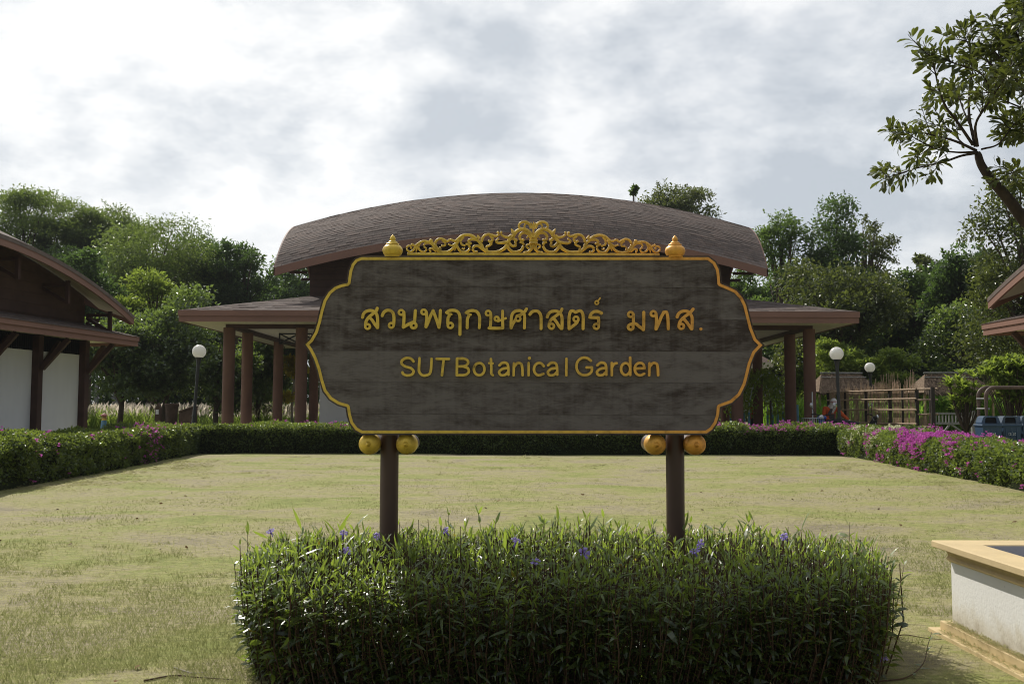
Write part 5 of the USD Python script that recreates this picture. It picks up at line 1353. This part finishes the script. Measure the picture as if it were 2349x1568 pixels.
def arch_trellis():
    rng = np.random.default_rng(12); t = thing('arch_trellis', 'arched pipe tunnel on blue legs overgrown with vines', 'trellis')
    xa, xb = P2(1712, 39), P2(1802, 39); zt = HZ(1760, 856, 39); c = (xa + xb) / 2; w = (xb - xa) / 2; base = 1.15; parts = []
    for k in range(5):
        y = 38.6 + .8 * k
        a = np.linspace(0, np.pi, 24); pts = [(c - w * math.cos(q), y, base + (zt - base) * math.sin(q)) for q in a]
        mesh(t, 'hoop', tube(pts, .028, 8), M['pipegrey'], True)
        for x in (c - w, c + w): mesh(t, 'leg', tube([(x, y, -.05), (x, y, base)], .045, 10), M['pipeblue'], 40)
        i = rng.integers(0, 24, 620); p = np.array(pts)[i] + rng.normal(size=(620, 3)) * [.12, .3, .14]
        parts.append(leaves(p, rng.normal(size=(620, 3)) - [0, 0, .7], rng.normal(size=(620, 3)) + [0, 0, .4], .15, .09, rng.random(620)))
    for z in (1.6, 2.1):
        for s in (-1, 1):
            ww = w * math.cos(math.asin((z - base) / (zt - base)))
            mesh(t, 'rail', tube([(c + s * ww, 38.5, z), (c + s * ww, 42, z)], .018, 6), M['pipegrey'], 40)
    v, f, tt = join(parts); mesh(t, 'vines', (v, f), M['lf_bright'], tint=tt * .6, kind='stuff')
    lg = P2(1831, 38); mesh(t, 'leg', tube([(lg, 38, -.05), (lg - .05, 38, 1.45)], .05, 10), M['pipeblue'], 40)
    pp = P2(1774, 37); mesh(t, 'stake', tube([(pp, 37.4, -.05), (pp, 37.4, 1.6)], .03, 8), M['bamboo_d'], 40)


arch_trellis()


def shelter():
    t = thing('far_shelter', 'small far shelter with flat cream eave seen behind the right pavilion columns', 'shelter'); y = 50.
    xa, xb = P2(1690, y), P2(1776, y); z = HZ(1765, 844, y)
    mesh(t, 'roof', trimesh.convex.convex_hull(np.array([(xa, y, z + .3), (xb, y, z + .3), (xa, y + 3, z + .3), (xb, y + 3, z + .3), (xa + .6, y + 1.5, z + .9), (xb - .6, y + 1.5, z + .9)])), M['clad'])
    mesh(t, 'eave', bx(xa, xb, y, y + 3, z, z + .298), M['cream'])
    for x in (xa + .3, xb - .3):
        for yy in (y + .3, y + 2.7): mesh(t, 'post', bx(x - .07, x + .07, yy - .07, yy + .07, -.05, z - .002), M['darkwood'])


shelter()

# ------------------------------------------------------------------ motorbike, cart, gardeners
M['skin'] = simple('skin', (.30, .17, .11), .6, .4, .08, 8)
M['orange'] = simple('orange_shirt', (.46, .085, .025), .9, .2, .15, 9, .4, 30)
M['scarf'] = simple('beige_scarf', (.50, .46, .43), .95, .1, .12, 14, .4, 40)
M['capwhite'] = simple('white_cap', (.62, .60, .60), .9, .2, .06, 10)
M['capred'] = simple('red_trim', (.35, .05, .045), .8, .2, .1, 10)
M['trousers'] = simple('dark_trousers', (.045, .045, .05), .95, .1, .2, 8, .3, 30)
M['glove'] = simple('pale_glove', (.62, .60, .55), .95, .1, .1, 12)
M['vest'] = simple('dark_apron', (.07, .06, .06), .95, .1, .2, 9)
M['bikeblue'] = simple('blue_fairing', (.012, .045, .28), .3, .6, .08, 4)
M['rubber'] = simple('black_rubber', (.02, .02, .021), .7, .3, .2, 8)
M['chrome'] = simple('bright_metal', (.55, .56, .58), .25, .5, .1, 6, metal=.9)


def chains(bones, res=.012, it=6):
    """one continuous skin over bones given as ((p, r), (q, r)) pairs"""
    def s(p, r): return m3.Manifold.sphere(r, 14).translate(tuple(map(float, p)))
    out = None
    for (p, r), (q, k) in bones:
        h = m3.Manifold.batch_hull([s(p, r), s(q, k)]); out = h if out is None else out + h
    out = out.refine_to_length(res * 2)
    mm = out.to_mesh(); m = trimesh.Trimesh(mm.vert_properties[:, :3], mm.tri_verts, process=True)
    trimesh.smoothing.filter_taubin(m, iterations=it)
    return m


def hand(wrist, fwd, palm_n, r=.0085):
    """five fingers curled from a palm at the wrist"""
    f, n = unit(np.array(fwd, float)), np.array(palm_n, float); n = unit(n - f * (n @ f)); s = np.cross(f, n); w = np.array(wrist)
    B = [((w, .024), (w + f * .05, .026))]
    for k, (o, L) in enumerate(((-.03, .062), (-.01, .072), (.01, .068), (.03, .054))):
        a = w + f * .075 + s * o; b = a + (f * .8 + n * .45) * L * .5; c = b + (f * .35 + n * .9) * L * .45
        B += [((w + f * .03 + s * o * .8, .016), (a, .0125)), ((a, .011), (b, r)), ((b, r), (c, r * .85))]
    a = w + f * .025 + s * -.036; b = a + f * .025 - s * .028 + n * .012; B += [((a, .014), (b, .011)), ((b, .011), (b + f * .032 + n * .01, r))]
    return B


def gardener():
    Yg = 33.; x = P2(1902.5, Yg)
    t = thing('person', 'gardener in orange shirt, beige head scarf and white cap reaching down', 'person', None, None, (x, Yg, 0.), 0)
    hip, chest, neck = np.array([.0, 0, .88]), np.array([.03, -.05, 1.22]), np.array([.06, -.08, 1.37])
    head = np.array([.085, -.11, 1.49])
    sl, sr = np.array([-.17, -.04, 1.30]), np.array([.21, -.08, 1.29])
    el_, wl = np.array([-.24, -.12, 1.05]), np.array([-.10, -.30, .92])
    er, wr = np.array([.36, -.20, 1.10]), np.array([.50, -.36, .93])
    B = [((hip, .135), (hip + [0, 0, .15], .125)), ((hip + [0, 0, .15], .125), (chest, .14)), ((chest, .13), (neck - [0, 0, .03], .075)), ((neck - [0, 0, .04], .052), (head, .05)), ((head, .085), (head + [.012, -.03, .035], .088)), ((head + [.02, -.075, -.06], .04), (head + [.01, -.02, 0], .07)), ((head + [.03, -.112, -.005], .010), (head + [.03, -.118, -.022], .013))]
    for sg in (-1, 1): B += [((head + [sg * .085, -.01, -.005], .012), (head + [sg * .088, -.005, .02], .014))]
    for s_, e_, w_ in ((sl, el_, wl), (sr, er, wr)): B += [((chest + [0, 0, .05], .075), (s_, .062)), ((s_, .055), (e_, .042)), ((e_, .042), (w_, .028))] + hand(w_, w_ - e_, (0, -.2, -1))
    legs = [(np.array([-.09, 0, .86]), np.array([-.11, -.05, .47]), np.array([-.12, .02, .08])), (np.array([.09, 0, .86]), np.array([.12, -.08, .47]), np.array([.13, 0, .08]))]
    for a, b, c in legs: B += [((a, .088), (b, .058)), ((b, .056), (c, .040)), ((c + [0, 0, -.03], .042), (c + [0, -.15, -.045], .03))]
    mesh(t, 'body', chains(B, .014), M['skin'], True)
    sh = [((hip + [0, 0, .02], .155), (chest, .158)), ((chest, .15), (neck - [0, 0, .05], .09))]
    for s_, e_, w_ in ((sl, el_, wl), (sr, er, wr)): sh += [((chest + [0, 0, .05], .09), (s_, .078)), ((s_, .074), (e_, .062)), ((e_, .060), (e_ + (w_ - e_) * .88, .046))]
    mesh(t, 'shirt', chains(sh, .016), M['orange'], True)
    tr = [((hip, .15), (hip - [0, 0, .06], .15))] + [q for a, b, c in legs for q in (((a, .105), (b, .078)), ((b, .078), (c + [0, 0, .03], .062)))]
    mesh(t, 'trousers', chains(tr, .018), M['trousers'], True)
    mesh(t, 'apron', chains([((hip + [.02, -.09, .20], .11), (hip + [.0, -.08, -.28], .12)), ((chest + [-.10, -.10, -.1], .05), (chest + [-.02, -.13, .06], .045))], .02), M['vest'], True)
    sc = mesh(t, 'scarf', chains([((head + [0, .012, .02], .102), (head + [.0, .0, -.06], .098)), ((head + [0, -.02, -.07], .10), (neck + [.0, -.03, -.04], .115)), ((neck + [0, -.06, -.03], .10), (chest + [.0, -.10, -.02], .07)), ((neck + [-.05, .03, -.02], .09), (neck + [.06, .02, -.03], .09))], .014), M['scarf'], True)
    cp = mesh(t, 'cap', chains([((head + [.01, -.015, .055], .098), (head + [.012, -.02, .06], .099))], .014), M['capwhite'], True)
    brim = trimesh.creation.cylinder(.10, .012, sections=24); brim.apply_scale((.9, 1.0, 1)); brim = rot(brim, 28, [1, 0, 0]); mesh(cp, 'visor', moved(brim, *(head + [.035, -.115, .022])), M['capwhite'])
    tb = [(head + [.012, -.02, .03]) + np.array([math.cos(a) * .103, math.sin(a) * .103, -.012 * math.sin(a)]) for a in np.linspace(0, 2 * np.pi, 25)]
    mesh(cp, 'band', tube(tb, .009, 6, False), M['capred'], True)
    for w_, e_ in ((wl, el_), (wr, er)): mesh(t, 'glove', chains([((a, ra + .004), (b, rb + .004)) for (a, ra), (b, rb) in hand(w_, w_ - e_, (0, -.2, -1))], .006, 4), M['glove'], True)
    return x


gx_ = gardener()


def second_person():
    Yg = 41.; x = P2(1731, Yg)
    t = thing('person', 'person in orange seen half hidden behind a right pavilion column', 'person', None, None, (x, Yg, 0.), 40)
    hip, chest, neck, head = np.array([0, 0, .86]), np.array([0, 0, 1.2]), np.array([0, 0, 1.37]), np.array([0, .03, 1.50])
    sl, el_, wl = np.array([-.19, 0, 1.29]), np.array([-.25, .02, 1.03]), np.array([-.23, .10, .80]); sr, er, wr = sl * [-1, 1, 1], el_ * [-1, 1, 1], wl * [-1, 1, 1]
    B = [((hip, .13), (chest, .135)), ((chest, .125), (neck, .065)), ((neck, .052), (head, .06)), ((head, .085), (head + [0, .02, .04], .088)), ((head + [0, .08, -.05], .035), (head, .06)), ((head + [0, .115, -.01], .01), (head + [0, .12, -.02], .013))]
    for sg in (-1, 1): B += [((head + [sg * .086, 0, -.005], .012), (head + [sg * .088, 0, .02], .014))]
    for s_, e_, w_ in ((sl, el_, wl), (sr, er, wr)): B += [((chest + [0, 0, .06], .07), (s_, .06)), ((s_, .054), (e_, .041)), ((e_, .04), (w_, .027))] + hand(w_, w_ - e_, (0, 1, .2))
    legs = [(np.array([sg * .09, 0, .84]), np.array([sg * .10, .03, .46]), np.array([sg * .10, 0, .08])) for sg in (-1, 1)]
    for a, b, c in legs: B += [((a, .088), (b, .058)), ((b, .056), (c, .04)), ((c - [0, 0, .03], .042), (c + [0, .15, -.045], .03))]
    mesh(t, 'body', chains(B, .014), M['skin'], True)
    sh = [((hip + [0, 0, .0], .15), (chest, .155)), ((chest, .145), (neck - [0, 0, .04], .085))]
    for s_, e_, w_ in ((sl, el_, wl), (sr, er, wr)): sh += [((chest + [0, 0, .06], .088), (s_, .076)), ((s_, .07), (e_, .06)), ((e_, .058), (e_ + (w_ - e_) * .85, .046))]
    mesh(t, 'shirt', chains(sh, .016), M['orange'], True)
    mesh(t, 'trousers', chains([((hip, .148), (hip - [0, 0, .06], .148))] + [q for a, b, c in legs for q in (((a, .105), (b, .078)), ((b, .078), (c + [0, 0, .03], .062)))], .018), M['trousers'], True)
    mesh(t, 'hair', chains([((head + [0, -.02, .03], .096), (head + [0, -.03, .05], .094))], .014), M['rubber'], True)


second_person()


def motorbike(name, label, x, y, rz, col, mirrors=True):
    t = thing(name, label, 'motorbike', None, None, (x, y, 0.), rz)      # nose towards local -x
    UsdGeom.Xform(stage.GetPrimAtPath(t)).AddScaleOp().Set((1.1, 1.1, 1.12))
    for wx in (-.62, .62):
        w = rot(trimesh.creation.torus(.25, .045, 28, 10), 90, [1, 0, 0]); wp = mesh(t, 'wheel', moved(w, wx, 0, .295), M['rubber'], True)
        sp_ = cat([beam((wx, 0, .295), (wx + .22 * math.cos(a), 0, .295 + .22 * math.sin(a)), .02) for a in np.linspace(0, 6.28, 7)[:-1]] + [moved(rot(cyl(.05, -.05, .05, 16), 90, [1, 0, 0]), wx, 0, .295)])
        mesh(wp, 'spokes', sp_, M['chrome'])
    mesh(t, 'fork', cat([tube([(-.62, s * .07, .29), (-.42, s * .06, .92)], .02, 8) for s in (-1, 1)]), M['chrome'], 40)
    mesh(t, 'frame', cat([tube([(-.44, 0, .85), (-.2, 0, .42), (.3, 0, .40), (.62, 0, .30)], .045, 8), rbx(-.2, .18, -.11, .11, .24, .46, .04)]), M['rubber'], 40)
    fr = chains([((-.44, 0, .82), .085), ((-.26, 0, .55), .10)] and [(((-.46, 0, .80), .09), ((-.28, 0, .52), .10)), (((-.28, .0, .5), .09), ((.1, 0, .52), .08)), (((.1, 0, .56), .09), ((.66, 0, .68), .07)), (((-.48, -.08, .9), .06), ((-.48, .08, .9), .06))], .03)
    mesh(t, 'fairing', fr, M[col], True)
    mesh(t, 'seat', chains([(((-.02, 0, .70), .08), ((.35, 0, .76), .095)), (((.35, 0, .77), .09), ((.66, 0, .80), .07))], .03), M['rubber'], True)
    mesh(t, 'handlebar', tube([(-.30, -.34, 1.0), (-.36, -.2, 1.0), (-.42, 0, .96), (-.36, .2, 1.0), (-.30, .34, 1.0)], .016, 8), M['rubber'], True)
    hl = sphere(.075, (0, 0, 0), 2); hl.apply_scale((.6, 1, .9)); mesh(t, 'headlight', moved(hl, -.55, 0, .92), M['chrome'], True)
    for s in (-1, 1):
        mr = sphere(.06, (0, 0, 0), 2); mr.apply_scale((.25, .75, 1.1))
        mp = mesh(t, 'mirror', moved(mr, -.36, s * .33, 1.26), M['chrome'], True)
        mesh(mp, 'stalk', tube([(-.34, s * .22, 1.0), (-.36, s * .31, 1.2)], .008, 6), M['rubber'], 40)
    mesh(t, 'tail_light', rbx(.70, .75, -.06, .06, .68, .76, .01), M['capred'])
    mesh(t, 'mudguard', chains([(((-.80, 0, .52), .05), ((-.60, 0, .60), .055)), (((.5, 0, .60), .055), ((.82, 0, .48), .05))][:1], .03), M[col], True)


motorbike('motorbike', 'blue motorbike with round mirror in front of the gardener', P2(1894, 32.2), 32.2, 58, 'bikeblue')
motorbike('motorbike', 'dark motorbike whose seat shows right of the gardener', P2(1966, 32.2), 32.2, 168, 'rubber')


def cart():
    t = thing('wire_cart', 'grey wire basket cart beside the blue motorbike', 'cart'); y = 32.0
    xa, xb = P2(1847, y), P2(1880, y); za, zb = .52, 1.0; ya, yb = y - .4, y + .4; W_ = []
    for z in (za, .76, zb): W_ += [tube([(xa, ya, z), (xb, ya, z), (xb, yb, z), (xa, yb, z), (xa, ya, z)], .010, 6, False)]
    for k in range(9):
        x = xa + (xb - xa) * k / 8
        W_ += [tube([(x, ya, za), (x, ya, zb)], .005, 5), tube([(x, yb, za), (x, yb, zb)], .005, 5), tube([(x, ya, za), (x, yb, za)], .005, 5)]
    mesh(t, 'basket', cat(W_), M['pipegrey'], 40)
    for x in (xa + .06, xb - .06):
        w = rot(trimesh.creation.torus(.22, .03, 24, 8), 90, [1, 0, 0]); mesh(t, 'wheel', moved(w, (xa + xb) / 2, ya if x < (xa + xb) / 2 else yb, .25), M['rubber'], True)
    mesh(t, 'axle', tube([((xa + xb) / 2, ya, .25), ((xa + xb) / 2, yb, .25)], .02, 8), M['rubber'])
    mesh(t, 'leg', cat([tube([(x, yy, za), ((xa + xb) / 2, yy, .25)], .012, 6) for x in (xa, xb) for yy in (ya + .03, yb - .03)]), M['pipegrey'])
    px = P2(1873, y); mesh(t, 'pole', tube([(px, yb + .05, 0.0), (px, yb + .05, HZ(1873, 898, y))], .02, 8), M['pipegrey'], 40)


cart()

# ------------------------------------------------------------------ things beyond the left hedge


def figurine():
    Yf = 33.; t = thing('garden_figurine', 'small painted figurine with red hat and blue trousers by the left hall post', 'statue', None, None, (P2(240.5, Yf), Yf, 0.), 10)
    k = .50; z0 = HZ(240, 946.8, Yf) - 1.04 * k
    mesh(t, 'pedestal', moved(revolve([(0, -.05), (.20, -.05), (.20, .04), (.15, .07), (.14, z0 - .06), (.18, z0 - .04), (.18, z0 - .02), (0, z0 - .02)], 20), 0, 0, 0), M['greyin'], 40)
    mm = lambda prof: moved(revolve([(r * k, z * k) for r, z in prof], 24), 0, 0, z0)
    mesh(t, 'trousers', mm([(0, -.04), (.20, -.04), (.19, .30), (.17, .50), (.12, .56), (0, .56)]), M['bikeblue'] if 0 else simple('faded_blue_paint', (.07, .16, .26), .6, .4, .1, 6), 40)
    mesh(t, 'shirt', mm([(0, .56), (.13, .56), (.14, .62), (.13, .70), (.08, .73), (0, .73)]), simple('yellow_paint', (.50, .34, .08), .6, .4, .1, 6), 40)
    mesh(t, 'arm', cat([tube([(s * .10 * k, 0, z0 + .70 * k), (s * .19 * k, -.05 * k, z0 + .66 * k)], [.05 * k, .035 * k], 8) for s in (-1, 1)]), M['skin'], True)
    hd = mesh(t, 'face', sphere(.115 * k, (0, 0, z0 + .79 * k), 3), M['skin'], True)
    for s in (-1, 1): mesh(hd, 'eye', sphere(.017 * k, (s * .045 * k, -.10 * k, z0 + .80 * k), 2), M['rubber'], True)
    mesh(t, 'hat', mm([(0, .80), (.20, .82), (.215, .87), (.17, .94), (.08, 1.0), (.03, 1.03), (0, 1.04)]), simple('red_white_paint', (.22, .04, .035), .55, .4, .1, 9, c2=(.30, .12, .11)), 40)


figurine()


def pots():
    Yp = 38.
    x = P2(365, Yp); t = thing('trail_post', 'dark wooden post carrying a small white plate beside the fruit trees', 'post')
    zt = HZ(365, 928, Yp); r = .30
    mesh(t, 'post', trimesh.convex.convex_hull(np.array([(x + sx * .10, Yp + sy * .1, z) for z in (-.05, zt - .12) for sx in (-1, 1) for sy in (-1, 1)] + [(x, Yp - .1, zt + .08), (x, Yp + .1, zt + .08)])), M['clay'])
    zq = HZ(365, 943, Yp); mesh(t, 'plate', bx(x - .07, x + .04, Yp - .115, Yp - .102, zq - .11, zq + .07), M['capwhite'])
    x = P2(395, Yp + .6); zt = HZ(395, 932, Yp)
    t = thing('clay_jar', 'tall brown clay jar standing right of the post with white plate', 'jar', None, None, (x, Yp + .6, 0))
    mesh(t, 'body', revolve([(0, -.03), (.23, -.03), (.22, .2), (.21, .7), (.24, zt - .02), (.27, zt + .02), (.27, zt + .10), (.24, zt + .12), (.22, zt - .0), (0, zt - .02)], 28), M['clay'], 40)
    x = P2(433, Yp); zt = HZ(433, 938, Yp)
    t = thing('clay_trough', 'tilted brown clay trough just left of the lamp post', 'trough', None, None, (x, Yp, 0))
    tr = trimesh.convex.convex_hull(np.array([(sx * (.22 + .06 * (z > .5)) , sy * .25, z + (.10 * sx if z > .5 else 0)) for z in (-.05, zt - .05) for sx in (-1, 1) for sy in (-1, 1)]))
    mesh(t, 'body', tr, M['clay']); mesh(t, 'rim', moved(rot(rbx(-.30, .30, -.27, .27, -.03, .03), -19, [0, 1, 0]), 0, 0, zt), M['clay'])


pots()


def timber_rack():
    t = thing('timber_rack', 'old grey timber rack behind the plumed grass by the left hall', 'rack'); y = 57.
    for v, top in ((222, 880), (264, 866), (270, 900), (205, 890)):
        x = P2(v, y); mesh(t, 'post', bx(x - .09, x + .09, y - .09, y + .09, -.05, HZ(v, top, y)), M['greywood'])
    for va, ya, vb, yb in ((200, 931.5, 234, 931.5), (233, 944, 258, 944), (256, 910, 284, 936)):
        a, b = at(va, ya, y - .15), at(vb, yb, y - .15); mesh(t, 'rail', beam(a, b, .11), M['greywood'])


timber_rack()

# ------------------------------------------------------------------ cut twigs lying on the lawn


def twig(label, pts, r, nl, seed, mat='stem', name='fallen_twig'):
    rng = np.random.default_rng(seed); t = thing(name, label, 'twig')
    P = spline(pts, 24); mesh(t, 'stem', tube(P, np.linspace(r, r * .4, len(P)), 6), M[mat], True)
    if nl:
        i = rng.integers(len(P) // 3, len(P) - 1, nl); d = unit(np.c_[rng.normal(size=(nl, 2)), rng.uniform(-.1, .6, nl)])
        v, f, tt = leaves(P[i], d, np.tile([0, 0, 1.], (nl, 1)) + rng.normal(size=(nl, 3)) * .3, rng.uniform(.04, .08, nl), .017, rng.random(nl) * .6, 2, .2)
        mesh(t, 'leaves', (v, f), M['lf_bush'], tint=tt)


def on_lawn(vx, vy, z=.02):
    d = raydir(vx, vy); k = (z - EYE) / d[2]; return np.array([0, 0, EYE]) + d * k


twig('cut leafy twig curving up from the lawn right of the bush', [on_lawn(2010, 1562), on_lawn(2080, 1552), on_lawn(2118, 1530) + [0, 0, .02], on_lawn(2128, 1500) + [0, 0, .04], on_lawn(2138, 1470) + [0, 0, .05]], .004, 9, 1)
twig('dry bare stems lying on the lawn right of the bush', [on_lawn(2040, 1462), on_lawn(2075, 1455), on_lawn(2120, 1462), on_lawn(2160, 1466)], .004, 0, 2)
twig('long brown dry twig lying on the lawn left of the bush', [on_lawn(330, 1560), on_lawn(400, 1548), on_lawn(450, 1552), on_lawn(540, 1558)], .005, 0, 3)
twig('short pale dry twig beside the long brown one', [on_lawn(400, 1530), on_lawn(440, 1542), on_lawn(475, 1540)], .0035, 0, 4, 'palebark')

# ------------------------------------------------------------------ humid morning air
hz = usdkit.material(stage, '/World/Looks/humid_air', {'v': ('principled_volume', {'color': (.86, .90, .95), 'density': .00015, 'anisotropy': .4})}, [], volume='v.volume')
mesh('/World', 'haze', bx(-130, 130, -30, 150, -1.1, 21), hz, kind='stuff', label='thin pale haze in the humid air', cat='haze')
